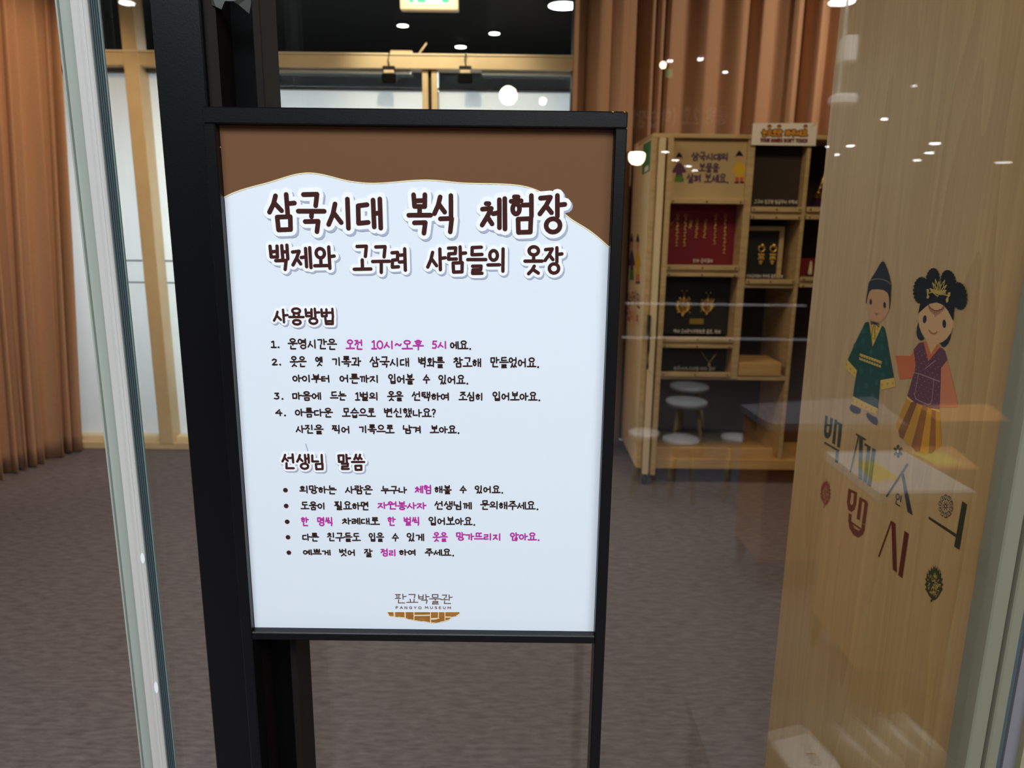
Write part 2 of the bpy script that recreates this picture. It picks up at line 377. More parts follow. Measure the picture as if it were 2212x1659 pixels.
BASE = {
 'ㄱ': [[(.05, .06), (.92, .02), (.80, 1)]],
 'ㄴ': [[(.10, 0), (.06, .92), (.98, .9)]],
 'ㄷ': [[(.92, .04), (.08, .10), (.06, .95), (.98, .90)]],
 'ㄹ': [[(.08, .03), (.9, .0), (.86, .48), (.12, .52), (.08, .98), (.98, .95)]],
 'ㅁ': [[(.08, .05), (.92, 0), (.90, .96), (.12, 1), (.08, .05)]],
 'ㅂ': [[(.06, .02), (.12, .98), (.90, .98), (.92, 0)], [(.10, .52), (.9, .48)]],
 'ㅅ': [[(.56, 0), (.36, .5), (0, 1)], [(.42, .42), (.72, .68), (.98, .9)]],
 'ㅇ': [ell(.5, .5, .46, .48)],
 'ㅈ': [[(.05, .08), (.86, .02), (.52, .5), (.02, 1)], [(.50, .52), (.97, .92)]],
 'ㅊ': [[(.40, .0), (.66, .0)], [(.05, .26), (.90, .22), (.54, .58), (.02, 1)], [(.50, .6), (.97, .94)]],
 'ㅋ': [[(.05, .06), (.92, .02), (.80, 1)], [(.08, .5), (.84, .46)]],
 'ㅌ': [[(.92, .02), (.08, .06), (.06, .95), (.98, .92)], [(.08, .5), (.86, .48)]],
 'ㅍ': [[(.04, .04), (.96, .02)], [(.3, .06), (.34, .9)], [(.7, .04), (.66, .9)], [(.0, .96), (1, .92)]],
 'ㅎ': [[(.32, .0), (.68, .0)], [(.02, .26), (.98, .22)], ell(.5, .7, .33, .30)],
}
def sub(ls, x0, y0, x1, y1): return [[(x0 + x * (x1 - x0), y0 + y * (y1 - y0)) for x, y in l] for l in ls]
PAIR = {'ㄲ': 'ㄱㄱ', 'ㄸ': 'ㄷㄷ', 'ㅃ': 'ㅂㅂ', 'ㅆ': 'ㅅㅅ', 'ㅉ': 'ㅈㅈ', 'ㄶ': 'ㄴㅎ', 'ㄵ': 'ㄴㅈ', 'ㅀ': 'ㄹㅎ', 'ㄼ': 'ㄹㅂ', 'ㅄ': 'ㅂㅅ', 'ㄺ': 'ㄹㄱ', 'ㄻ': 'ㄹㅁ'}
def con(c):
    if c in PAIR:
        a, b = PAIR[c]; return sub(BASE[a], 0, 0, .46, 1) + sub(BASE[b], .54, 0, 1, 1)
    return BASE[c]
VV = {'ㅏ': [[(.25, 0), (.30, 1)], [(.3, .46), (1, .42)]], 'ㅣ': [[(.5, 0), (.5, 1)]], 'ㅓ': [[(.8, 0), (.84, 1)], [(.0, .46), (.8, .44)]],
      'ㅑ': [[(.25, 0), (.30, 1)], [(.3, .32), (1, .3)], [(.3, .62), (1, .6)]], 'ㅕ': [[(.8, 0), (.84, 1)], [(.0, .30), (.8, .28)], [(.0, .62), (.8, .6)]],
      'ㅐ': [[(.22, .04), (.26, .96)], [(.84, 0), (.86, 1)], [(.24, .5), (.84, .48)]], 'ㅔ': [[(.48, .04), (.50, .96)], [(.9, 0), (.94, 1)], [(.0, .5), (.48, .46)]],
      'ㅖ': [[(.48, .04), (.50, .96)], [(.9, 0), (.94, 1)], [(.0, .34), (.48, .32)], [(.0, .64), (.48, .62)]], 'ㅒ': [[(.22, .04), (.26, .96)], [(.84, 0), (.86, 1)], [(.24, .36), (.84, .34)], [(.24, .64), (.84, .62)]]}
HV = {'ㅗ': [[(.5, .0), (.5, .9)], [(0, .95), (1, .9)]], 'ㅜ': [[(0, .1), (1, .06)], [(.52, .1), (.5, 1)]], 'ㅡ': [[(0, .5), (1, .46)]],
      'ㅛ': [[(.32, .0), (.34, .9)], [(.68, .0), (.66, .9)], [(0, .95), (1, .9)]], 'ㅠ': [[(0, .1), (1, .06)], [(.32, .1), (.28, 1)], [(.68, .1), (.7, 1)]]}
CV = {'ㅘ': 'ㅗㅏ', 'ㅙ': 'ㅗㅐ', 'ㅚ': 'ㅗㅣ', 'ㅝ': 'ㅜㅓ', 'ㅞ': 'ㅜㅔ', 'ㅟ': 'ㅜㅣ', 'ㅢ': 'ㅡㅣ'}
LAT = {
 '1': (.42, [[(.05, .22), (.24, .08), (.24, .95)], [(.0, .95), (.46, .95)]]), '0': (.62, [ell(.3, .52, .27, .42)]), '2': (.5, [[(.04, .25), (.2, .08), (.4, .18), (.40, .38), (.04, .95), (.48, .92)]]),
 '3': (.5, [[(.06, .1), (.42, .08), (.2, .42), (.42, .58), (.40, .84), (.2, .96), (.0, .88)]]), '4': (.56, [[(.36, .06), (.0, .62), (.56, .60)], [(.40, .34), (.40, .98)]]),
 '5': (.5, [[(.44, .08), (.10, .08), (.06, .44), (.34, .42), (.42, .66), (.3, .92), (.02, .9)]]), '.': (.30, [[(.16, .92), (.21, .90), (.22, .96), (.16, .97), (.16, .92)]]), ',': (.2, [[(.08, .9), (.03, 1.05)]]),
 '?': (.45, [[(.04, .18), (.2, .04), (.38, .16), (.34, .4), (.2, .5), (.2, .68)], [(.2, .93), (.21, .93)]]), '~': (.62, [[(.02, .55), (.14, .38), (.28, .42), (.38, .54), (.5, .56), (.6, .4)]]),
 '(': (.3, [[(.24, -.05), (.08, .25), (.08, .75), (.24, 1.05)]]), ')': (.3, [[(.04, -.05), (.2, .25), (.2, .75), (.04, 1.05)]]), "'": (.15, [[(.05, 0), (.05, .2)]]),
 'P': (.6, [[(.05, 1), (.05, 0), (.42, .02), (.5, .28), (.42, .52), (.05, .54)]]), 'A': (.7, [[(0, 1), (.33, 0), (.66, 1)], [(.12, .66), (.54, .66)]]), 'N': (.7, [[(.05, 1), (.05, 0), (.58, 1), (.58, 0)]]),
 'G': (.75, [[(.62, .16), (.36, 0), (.1, .2), (.05, .55), (.2, .95), (.5, 1), (.62, .85), (.62, .55), (.4, .55)]]), 'Y': (.62, [[(0, 0), (.28, .5), (.56, 0)], [(.28, .5), (.28, 1)]]), 'O': (.8, [ell(.38, .5, .34, .5)]),
 'M': (.85, [[(.05, 1), (.08, 0), (.38, .7), (.68, 0), (.72, 1)]]), 'U': (.7, [[(.05, 0), (.05, .7), (.2, .97), (.42, .97), (.58, .7), (.58, 0)]]), 'S': (.58, [[(.46, .12), (.26, 0), (.06, .14), (.08, .36), (.4, .58), (.46, .8), (.28, 1), (.02, .9)]]),
 'E': (.56, [[(.46, 0), (.05, 0), (.05, 1), (.46, 1)], [(.05, .5), (.4, .5)]]), 'R': (.62, [[(.05, 1), (.05, 0), (.42, .02), (.48, .28), (.42, .5), (.05, .52)], [(.25, .52), (.52, 1)]]),
 'H': (.66, [[(.05, 0), (.05, 1)], [(.55, 0), (.55, 1)], [(.05, .5), (.55, .5)]]), 'D': (.7, [[(.05, 0), (.05, 1), (.4, .95), (.58, .5), (.4, .05), (.05, 0)]]), 'L': (.52, [[(.05, 0), (.05, 1), (.45, 1)]]),
 'T': (.6, [[(0, 0), (.56, 0)], [(.28, 0), (.28, 1)]]), 'C': (.66, [[(.55, .16), (.34, 0), (.1, .2), (.05, .5), (.12, .85), (.34, 1), (.56, .84)]]),
}
def glyph(ch):
    """(advance in em, polylines in the unit em, y down)"""
    if ch in LAT: return LAT[ch]
    cp = ord(ch) - 0xAC00; c = CONS[cp // 588]; v = VOWS[(cp % 588) // 28]; t = FINS[cp % 28]
    L = []
    if v in VV:
        wide = v in 'ㅐㅔㅖㅒ'
        vx0 = .54 if wide else .60
        if v in 'ㅓㅕ': vx0 = .48
        if v in 'ㅔㅖ': vx0 = .46
        vx1 = 1.0 if v in 'ㅏㅑ' else .96 if v in 'ㅐㅔㅖㅒ' else .90
        if v == 'ㅣ': vx0, vx1 = .66, .9
        if t:
            L += sub(con(c), .02, .04, .50 if v not in 'ㅓㅔㅕㅖㅐㅒ' else .43, .50); L += sub(VV[v], vx0, 0, vx1, .56); L += sub(con(t), .26, .62, .86, 1.0)
        else:
            L += sub(con(c), .02, .24, .52 if v not in 'ㅓㅔㅕㅖㅐㅒ' else .43, .82); L += sub(VV[v], vx0, .10, vx1, .92)
    elif v in HV:
        if t:
            L += sub(con(c), .20, -.02, .80, .31); L += sub(HV[v], .0, .36 if v not in 'ㅜㅠ' else .45, 1.0, .56 if v not in 'ㅡㅜㅠ' else .62); L += sub(con(t), .22, .74, .80, 1.04)
        else:
            L += sub(con(c), .18, .0, .82, .40 if v != 'ㅡ' else .50); L += sub(HV[v], .0, .54 if v != 'ㅡ' else .62, 1.0, .92 if v not in 'ㅜㅠ' else 1.0)
    else:
        h, w = CV[v]
        if t:
            L += sub(con(c), .10, .02, .52, .32); L += sub(HV[h], .0, .34, .62, .56); L += sub(VV[w], .62 if w != 'ㅓ' else .5, 0, 1.0, .62); L += sub(con(t), .26, .68, .86, 1.0)
        else:
            L += sub(con(c), .08, .12, .54, .52); L += sub(HV[h], .0, .54, .64, .86); L += sub(VV[w], .66 if w != 'ㅓ' else .5, .06, 1.0, .94)
    return (1.0, L)
def shape_word(txt, x0, x1, ytop, ybot, gap=.10):
    """polylines that set txt between x0 and x1"""
    adv = 0; items = []
    for i, ch in enumerate(txt):
        if ch == ' ': adv += .42; continue
        w, L = glyph(ch)
        items.append((adv, L, w)); adv += w + gap
    adv -= gap
    sx = (x1 - x0) / adv; out = []
    for a, L, w in items:
        j = random.uniform(-.012, .012)
        out += [[(x0 + (a + x) * sx, ytop + (y + j) * (ybot - ytop)) for x, y in l] for l in L]
    return out

# ------------------------------------------------------------------ sign stand and poster
st = thing('sign_stand', 'black metal sign stand holding the museum poster in front of the glass', 'sign stand', (-.1, .815, 0))
FX0, FX1, FZ0, FZ1 = -.3209, .1154, 1.0024, 1.6085
MB().bbox(FX0, FX1, .80, .828, FZ1 - .0165, FZ1, .0012).build('top_bar', 'black_steel', st)
MB().bbox(FX0 + .012, FX1 - .012, .8005, .828, FZ0, FZ0 + .0105, .0012).build('bottom_bar', 'black_steel', st)
MB().bbox(FX0, FX0 + .0125, .80, .828, .02, FZ1 - .0165, .0012).build('post', 'black_steel', st)
MB().bbox(FX1 - .0125, FX1, .80, .828, .02, FZ1 - .0165, .0012).build('post', 'black_steel', st)
MB().box(FX0 + .01, FX1 - .01, .8145, .820, FZ0 + .005, FZ1 - .005).build('backing_plate', 'black_inside', st)
for x in (FX0, FX1 - .0125): MB().bbox(x - .004, x + .0165, .60, .842, 0, .022, .003).build('foot', 'black_steel', st)
for x in (FX1 - .0155, FX1 - .0035):
    MB().ball(x, .8, FZ1 - .001, .0016, 8).build('screw_head', 'screw', st)

PY = .811
pos = thing('poster', 'white paper poster with brown top and Korean lettering in the black stand', 'poster', (-.1, PY, FZ0 + .0105))
PX0, PX1, PZ0, PZ1 = FX0 + .0128, FX1 - .0128, FZ0 + .0107, FZ1 - .0168
rows = []
for i in range(25):
    z = PZ0 + (PZ1 - PZ0) * i / 24
    rows.append([(PX0 + (PX1 - PX0) * k / 12, PY, z) for k in range(13)])
MB().prism([(PX0, PY, PZ0), (PX1, PY, PZ0), (PX1, PY, PZ1), (PX0, PY, PZ1)], (0, .0033, 0)).build('sheet', 'paper', pos)
def pz(d): return lambda x, z, k=0: (x, PY - d - k * 4e-6, z)
def PP(px, py): q = onY(px, py, PY); return (q.x, q.z)
# brown header with the wavy hill line (crop of 2.5136 px per px from 460,360)
wav = [(38, 166), (120, 138), (210, 110), (300, 88), (380, 62), (440, 44), (490, 36), (530, 34), (580, 40), (640, 54), (720, 76), (800, 88), (870, 92), (960, 87), (1060, 77), (1150, 72), (1230, 76), (1330, 88), (1420, 92), (1530, 93), (1620, 97), (1690, 106), (1750, 124), (1800, 148), (1850, 186), (1900, 250), (1950, 290), (2010, 325), (2060, 358), (2110, 400), (2152, 436)]
wv = [PP(460 + x / 2.5136, 360 + y / 2.5136) for x, y in wav]
wv[0] = (PX0, wv[0][1]); wv[-1] = (PX1, wv[-1][1])
# smooth the line
def chaikin(p):
    o = [p[0]]
    for a, b in zip(p, p[1:]): o += [(a[0] * .75 + b[0] * .25, a[1] * .75 + b[1] * .25), (a[0] * .25 + b[0] * .75, a[1] * .25 + b[1] * .75)]
    return o + [p[-1]]
wv = chaikin(chaikin(wv))
h = MB()
for a, b in zip(wv, wv[1:]):
    h.add([(a[0], PY - .0002, a[1]), (b[0], PY - .0002, b[1]), (b[0], PY - .0002, PZ1), (a[0], PY - .0002, PZ1)], [(0, 1, 2, 3)])
h.build('brown_header', 'brown_print', pos, label='brown printed header with a wavy lower edge')
MB().strokes([wv], .0006, pz(.00025), 6).build('header_outline', 'cream_line', pos)
K1 = lambda x, y: PP(460 + x / 2.5136, 360 + y / 2.5136)
K2 = lambda x, y: PP(540 + x / 3.2529, 630 + y / 3.2529)
K3 = lambda x, y: PP(560 + x / 3.2529, 940 + y / 3.2529)
def word(K, txt, x0, x1, y0, y1, gap=.10, ins=4):
    x0 += ins; x1 -= ins; y0 += ins * .8; y1 -= ins * .8
    a = K(x0, (y0 + y1) / 2); b = K(x1, (y0 + y1) / 2); t = K((x0 + x1) / 2, y0); u = K((x0 + x1) / 2, y1)
    return shape_word(txt, a[0], b[0], t[1], u[1], gap)
PXM = .000505   # metres on the poster per photo pixel
heads = [
 ('title_lettering', K1, 'ink_brown', 5.0, [('삼국시대', 300, 930, 150, 352, .13), ('복식', 1058, 1325, 152, 358, .16), ('체험장', 1452, 1915, 152, 362, .13)]),
 ('subtitle_lettering', K1, 'ink_brown', 3.7, [('백제와', 306, 664, 424, 562, .12), ('고구려', 762, 1064, 428, 576, .12), ('사람들의', 1160, 1596, 432, 576, .12), ('옷장', 1690, 1898, 434, 580, .14)]),
 ('heading_lettering', K2, 'ink_brown', 2.7, [('사용방법', 164, 604, 116, 228, .12)]),
 ('heading_lettering', K3, 'ink_brown', 2.7, [('선생님', 160, 466, 132, 238, .12), ('말씀', 552, 742, 134, 240, .14)]),
]
for nm, K, m, hw, ws in heads:
    hwm = hw * PXM
    for w in ws:
     ls = word(K, *w, ins=hw * 1.2)
     ow = hwm + (8.6 if hw > 4.5 else 6.8 if hw > 3.5 else 5.0) * PXM
     sh = [[(x + .0016 * hw / 5.6 + .0004, y - .0018 * hw / 5.6 - .0004) for x, y in l] for l in ls]
     p = MB().strokes(ls, hwm, pz(.0010), 12).build(nm, m, pos)
     MB().strokes(sh, ow, pz(.0004), 12).build('lettering_shade', 'print_grey', p)
     MB().strokes(ls, ow, pz(.0007), 12).build('lettering_outline', 'outline_white', p)
body = [
 ('instruction_lettering', K2, [
  [('1.', 146, 212, 340, 396, 0), ('운영시간은', 266, 612, 330, 404, 0), ('오전', 672, 798, 336, 408, 1), ('10시~오후', 852, 1222, 338, 408, 1), ('5시', 1278, 1392, 340, 404, 1), ('에요.', 1404, 1558, 342, 408, 0)],
  [('2.', 152, 224, 466, 518, 0), ('옷은', 280, 398, 454, 526, 0), ('옛', 458, 514, 456, 524, 0), ('기록과', 574, 782, 454, 526, 0), ('삼국시대', 840, 1124, 456, 530, 0), ('벽화를', 1180, 1368, 458, 532, 0), ('참고해', 1428, 1630, 460, 532, 0), ('만들었어요.', 1686, 2036, 460, 534, 0)],
  [('아이부터', 296, 568, 578, 640, 0), ('어른까지', 628, 912, 578, 644, 0), ('입어볼', 970, 1156, 578, 648, 0), ('수', 1214, 1266, 582, 646, 0), ('있어요.', 1322, 1538, 584, 652, 0)],
  [('3.', 168, 240, 706, 758, 0), ('마음에', 294, 504, 700, 762, 0), ('드는', 562, 678, 700, 762, 0), ('1벌의', 738, 906, 702, 766, 0), ('옷을', 964, 1078, 700, 766, 0), ('선택하여', 1136, 1408, 702, 768, 0), ('조심히', 1466, 1644, 704, 768, 0), ('입어보아요.', 1702, 2044, 702, 768, 0)],
  [('4.', 178, 258, 824, 874, 0), ('아름다운', 314, 584, 816, 880, 0), ('모습으로', 646, 884, 818, 884, 0), ('변신했나요?', 940, 1310, 818, 884, 0)],
  [('사진을', 320, 518, 934, 998, 0), ('찍어', 575, 708, 936, 998, 0), ('기록으로', 764, 1016, 934, 998, 0), ('남겨', 1072, 1210, 936, 998, 0), ('보아요.', 1264, 1476, 938, 998, 0)]]),
 ('notice_lettering', K3, [
  [('희망하는', 282, 545, 352, 412, 0), ('사람은', 602, 798, 352, 414, 0), ('누구나', 855, 1040, 356, 412, 0), ('체험', 1092, 1218, 348, 412, 1), ('해볼', 1230, 1353, 350, 410, 0), ('수', 1408, 1458, 354, 408, 0), ('있어요.', 1512, 1718, 352, 410, 0)],
  [('도움이', 290, 470, 466, 524, 0), ('필요하면', 527, 776, 464, 526, 0), ('자원봉사자', 830, 1176, 464, 522, 1), ('선생님께', 1230, 1498, 462, 524, 0), ('문의해주세요.', 1553, 1966, 460, 524, 0)],
  [('한', 292, 350, 574, 638, 1), ('명씩', 405, 525, 574, 638, 1), ('차례대로', 580, 848, 574, 632, 0), ('한', 900, 960, 572, 636, 1), ('벌씩', 1013, 1135, 572, 634, 1), ('입어보아요.', 1188, 1522, 572, 634, 0)],
  [('다른', 300, 421, 686, 744, 0), ('친구들도', 476, 714, 684, 746, 0), ('입을', 768, 878, 684, 746, 0), ('수', 932, 982, 688, 746, 0), ('있게', 1034, 1163, 684, 746, 0), ('옷을', 1218, 1325, 682, 746, 1), ('망가뜨리지', 1380, 1706, 682, 742, 1), ('않아요.', 1760, 1974, 682, 742, 1)],
  [('예쁘게', 306, 506, 798, 846, 0), ('벗어', 560, 681, 796, 850, 0), ('잘', 735, 798, 796, 856, 0), ('정리', 852, 968, 796, 852, 1), ('하여', 980, 1108, 796, 848, 0), ('주세요.', 1162, 1373, 796, 850, 0)]]),
]
for nm, K, lines in body:
    for ln in lines:
        for (t, a, b, c, d, pink) in ln:
            ls = word(K, t, a, b, c, d, .09)
            MB().strokes(ls, (1.55 if not pink else 1.6) * PXM, pz(.0004), 8).build(nm, 'ink_pink' if pink else 'ink_black', pos, **({'label': 'magenta lettering'} if pink else {}))
for (x, y) in ((185, 385), (190, 496), (197, 607), (203, 716), (209, 824)):
    c = K3(x, y); MB().strokes([[c, c]], 5.4 * PXM, pz(.0004), 20).build('bullet_dot', 'ink_brown', pos)
# museum mark (crop of 2.633 from 500,1230)
K4 = lambda x, y: PP(500 + x / 2.6333, 1230 + y / 2.6333)
MB().strokes(word(K4, '판교박물관', 927, 1260, 138, 196, .03), 1.05 * PXM, pz(.0004), 8).build('museum_lettering', 'logo_brown', pos)
for tx_, xa_, xb_ in (('PANGYO', 931, 1086), ('MUSEUM', 1097, 1254)): MB().strokes(word(K4, tx_, xa_, xb_, 207, 226, .42), .62 * PXM, pz(.0004), 6).build('museum_lettering', 'logo_brown', pos)
stones = [[(886, 242), (922, 242), (924, 266), (910, 266), (896, 260)], [(929, 242), (984, 242), (984, 274), (950, 270), (929, 268)], [(989, 242), (1036, 242), (1036, 288), (1015, 284), (990, 275)],
 [(1041, 242), (1130, 242), (1130, 258), (1041, 260)], [(1041, 264), (1130, 263), (1130, 302), (1090, 294), (1060, 291), (1041, 290)], [(1135, 242), (1176, 242), (1175, 276), (1135, 278)],
 [(1181, 242), (1212, 242), (1213, 294), (1190, 298), (1160, 303), (1137, 303), (1135, 283), (1168, 281), (1180, 278)], [(1217, 242), (1298, 242), (1296, 252), (1280, 264), (1250, 269), (1217, 268)], [(1217, 273), (1250, 274), (1232, 287), (1217, 293)]]
g = MB()
for q in stones:
    p2 = [K4(*a) for a in q]; g.add([(x, PY - .0005, z) for x, z in p2], [tuple(range(len(p2)))])
g.build('museum_emblem', 'logo_gold', pos, label='golden emblem of fitted wall stones')
g = MB()
for q in stones:
    p2 = [K4(*a) for a in q]; g.strokes([p2 + [p2[0]]], .0005, pz(.00035), 6)
g.build('emblem_joint', 'cream_line', pos)
sm = [PP(470, 316), PP(476, 318), PP(472, 320)]
MB().strokes([sm], .0008, pz(.0006), 6).build('scuff_mark', 'outline_white', pos)
hr = [K3(328, 62), K3(336, 90), K3(344, 116)]
MB().strokes([hr], .0006, pz(.00035), 6).build('scuff_mark', 'print_grey', pos)

# ------------------------------------------------------------------ black steel post behind the stand
pp = thing('steel_post', 'tall black sheet steel post with an open channel behind the poster stand', 'post', (-.33, .87, 0))
MB().bbox(-.3852, -.3325, .845, .905, 0, 2.45, .0015).build('front_plate', 'black_steel', pp)
s = MB(); s.box(-.3325, -.3195, .853, .905, 0, 2.45); s.build('channel_side', 'brown_black', pp)
MB().box(-.3195, -.2795, .897, .905, 0, 2.45).build('channel_back', 'black_inside', pp)
MB().bbox(-.2795, -.2705, .847, .905, 0, 2.45, .001).build('channel_flange', 'brown_black', pp)
T = lambda x, y, yy: onY(430 + x / 5.53, y / 5.53, yy)
q = [T(150, -60, .8515), T(150, 60, .8515), T(200, 80, .850), T(268, 112, .849), T(308, 12, .8505), T(408, 14, .8505), T(470, 55, .852), T(600, 165, .852), T(640, -60, .8515)]
MB().prism(q, (0, .0006, 0)).build('torn_film', 'torn_film', pp, label='torn grey end of black film')

# ------------------------------------------------------------------ plywood panel with printed figures, at right angles to the glass
PXX = .665
ply = thing('plywood_panel', 'tall birch plywood panel with printed boy, girl and lettering, behind the glass', 'panel', (PXX + .009, 1.3, 0))
MB().bbox(PXX, PXX + .018, .958, 1.655, 0, 2.75, .001).build('board', 'birch', ply)
LAY = [0]
def onP(px, py, d=.0003):
    q = onX(px, py, PXX); return (PXX - d, q.y, q.z)
A6 = lambda x, y: (1720 + x / 3.949, 540 + y / 3.949)
A7 = lambda x, y: (1680 + x / 3.607, 860 + y / 3.607)
def patch(mb, pts, A, d): 
    mb.add([onP(*A(*p), d) for p in pts], [tuple(range(len(pts)))])
def decal(name, m, polys, parent, d, A=A6, lines=None, hw=.0006, **kw):
    mb = MB()
    for i, p in enumerate(polys): patch(mb, p, A, d + i * 4e-6)
    if lines:
        for i, l in enumerate(lines):
            pts = [onP(*A(*p), 0) for p in l]
            mb.strokes([[(p[1], p[2]) for p in pts]], hw, lambda y, z, k=0: (PXX - d - i * 4e-6 - k * 2e-6, y, z), 6)
    return mb.build(name, m, parent, **kw)
def el(cx, cy, rx, ry, n=20, a=0):
    ca, sa = math.cos(a), math.sin(a)
    return [(cx + rx * math.cos(t) * ca - ry * math.sin(t) * sa, cy + rx * math.cos(t) * sa + ry * math.sin(t) * ca) for t in [2 * math.pi * i / n for i in range(n)]]
# --- boy
boy = decal('printed_boy', 'print_robe', [[(590, 617), (622, 613), (655, 822), (735, 645), (757, 665), (775, 740), (800, 890), (836, 1088), (720, 1110), (710, 1230), (700, 1352), (600, 1305), (485, 1247), (500, 1140), (520, 1027), (440, 938), (500, 800)]], ply, .0004, label='printed boy in a dark green robe and pointed hat')
decal('robe_pattern', 'print_robe_light', [el(x, y, 15, 27) for x, y in ((572, 782), (735, 830), (505, 820), (642, 872), (600, 1160), (742, 1072), (557, 1032), (640, 1030), (690, 1130), (575, 690), (735, 720), (770, 960), (530, 1190), (655, 1240))], boy, .0006)
decal('collar', 'print_yellow', [[(626, 612), (735, 642), (655, 822)]], boy, .0007)
decal('neck_bow', 'print_navy', [], boy, .0009, lines=[[(675, 622), (640, 612), (642, 634), (675, 622), (712, 634), (708, 656), (675, 622)], [(672, 625), (655, 680), (645, 740)], [(678, 625), (674, 690), (676, 760)]], hw=.0011)
decal('sash', 'print_yellow', [[(547, 882), (735, 950), (727, 1005), (540, 935)]], boy, .0008)
decal('sash_pattern', 'print_teal_dark', [], boy, .0010, lines=[[(545, 909), (731, 977)]] + [[(555 + i * 22 - 2, 895 + i * 8), (553 + i * 22, 932 + i * 8)] for i in range(9)] + [[(545 + i * 22, 905 + i * 8), (563 + i * 22, 924 + i * 8)] for i in range(9)], hw=.0009)
decal('cuff', 'print_yellow', [[(440, 935), (520, 1028), (508, 1092), (420, 1003)]], boy, .0007)
decal('cuff', 'print_yellow', [[(720, 1110), (838, 1090), (850, 1167), (728, 1192)]], boy, .0007)
decal('hem', 'print_yellow', [[(485, 1247), (600, 1305), (700, 1352), (692, 1402), (590, 1362), (470, 1312)]], boy, .0007)
decal('trim_dot', 'print_mustard', [el(x, y, 6, 12) for x, y in ((435, 975), (467, 1015), (500, 1047), (737, 1150), (782, 1142), (827, 1137), (485, 1283), (523, 1300), (563, 1322), (603, 1341), (645, 1361), (688, 1382), (645, 655), (697, 670), (658, 755), (680, 720))], boy, .0009)
decal('shoe', 'print_navy', [[(472, 1318), (520, 1338), (552, 1356), (552, 1378), (545, 1393), (520, 1398), (490, 1390), (462, 1368), (458, 1340)]], boy, .0006)
decal('shoe', 'print_navy', [[(612, 1386), (650, 1412), (690, 1430), (699, 1462), (695, 1486), (680, 1493), (655, 1482), (625, 1455), (603, 1425), (599, 1400)]], boy, .0006)
decal('ear', 'print_ear', [el(593, 437, 10, 31)], boy, .0004)
decal('ear', 'print_ear', [el(812, 482, 10, 34)], boy, .0004)
decal('face', 'print_skin', [[(640, 338), (690, 328), (740, 334), (785, 355), (800, 400), (801, 450), (793, 510), (775, 555), (750, 590), (718, 614), (690, 616), (660, 606), (640, 588), (620, 550), (604, 500), (598, 450), (606, 380)]], boy, .0006)
decal('eye', 'print_eye', [el(639, 443, 10, 25)], boy, .0009)
decal('eye', 'print_eye', [el(758, 470, 11, 27)], boy, .0009)
decal('mouth', 'print_mouth', [[(673, 533), (690, 538), (705, 536), (698, 553), (688, 562), (679, 552)]], boy, .0009)
decal('hat', 'print_navy', [[(735, 98), (746, 97), (757, 108), (780, 160), (797, 215), (808, 265), (816, 310), (812, 345), (700, 334), (645, 338), (622, 350), (612, 352), (614, 325), (622, 280), (645, 240), (684, 180), (715, 122)], [(612, 345), (645, 338), (625, 362), (614, 395), (607, 430), (603, 456), (596, 453), (600, 410)],
                      [(700, 334), (812, 345), (808, 450), (803, 498), (796, 500), (797, 440), (794, 398), (782, 366), (750, 342)]], boy, .0008)
decal('hat_seam', 'print_ear', [], boy, .0010, lines=[[(630, 263), (660, 251), (700, 246), (745, 252), (785, 268), (812, 292)]], hw=.0004)
# --- girl
girl = decal('printed_girl', 'print_plum', [[(1048, 795), (1100, 780), (1132, 948), (1228, 830), (1252, 840), (1272, 862), (1292, 938), (1238, 1008), (1236, 1120), (1226, 1362), (1150, 1352), (1060, 1320), (1000, 1290), (950, 1247), (985, 1120), (1012, 1040), (1022, 985), (1003, 850)]], ply, .0006, label='printed girl in a plum bodice and striped skirt')
decal('bodice_dot', 'print_palepurple', [el(1020 + (i % 6) * 40 + (j % 2) * 20 - j * 3, 850 + j * 34 + (i % 6) * 16, 2.6, 4) for i in range(6) for j in range(14) if 1000 + j * 0 < 1020 + (i % 6) * 40 + (j % 2) * 20 - j * 3 < 1225 and 850 + j * 34 + i * 16 < 1320], girl, .0008)
decal('neck', 'print_skin_light', [[(1108, 760), (1225, 790), (1152, 905)]], girl, .0005)
decal('collar', 'print_orange', [[(1090, 782), (1115, 778), (1152, 890), (1132, 950)], [(1205, 805), (1232, 830), (1132, 950), (1136, 915)]], girl, .0009)
decal('sleeve', 'print_orange', [[(848, 900), (975, 903), (1004, 866), (1022, 985), (1004, 1062), (985, 1092), (884, 1104)]], girl, .0005)
decal('sleeve', 'print_orange_light', [[(1286, 945), (1310, 1010), (1350, 1180), (1387, 1340), (1226, 1342), (1238, 1010)]], girl, .0005)
decal('apron_line', 'print_palepurple', [], girl, .0009, lines=[[(1002, 1044), (1060, 1058), (1150, 1092), (1230, 1122)], [(1047, 1064), (1030, 1150), (1014, 1235), (1024, 1268), (1060, 1290), (1128, 1318), (1152, 1312), (1164, 1270), (1172, 1180), (1178, 1108)], [(1190, 945), (1120, 1000), (1104, 1016)]], hw=.0007)
wa = [(1960.6, 856.5), (1972, 862), (1983, 868), (1994, 873), (2005, 877.5), (2014, 881), (2022, 884), (2030.2, 886)]
bo = [(1937.8, 909.9), (1941, 930), (1952, 949), (1969, 964), (1988, 976), (2006, 979), (2022, 970), (2034.5, 961)]
skirt = MB(); skirt2 = MB()
idn = lambda x, y: (x, y)
for i in range(7):
    mid = ((bo[i][0] + bo[i + 1][0]) / 2 + (-3 if i < 2 else 0), (bo[i][1] + bo[i + 1][1]) / 2 + 5)
    patch(skirt if i % 2 else skirt2, [wa[i], wa[i + 1], bo[i + 1], mid, bo[i]], idn, .0005)
skirt.build('skirt_stripe', 'print_brown', girl); skirt2.build('skirt_stripe', 'print_mustard', girl)
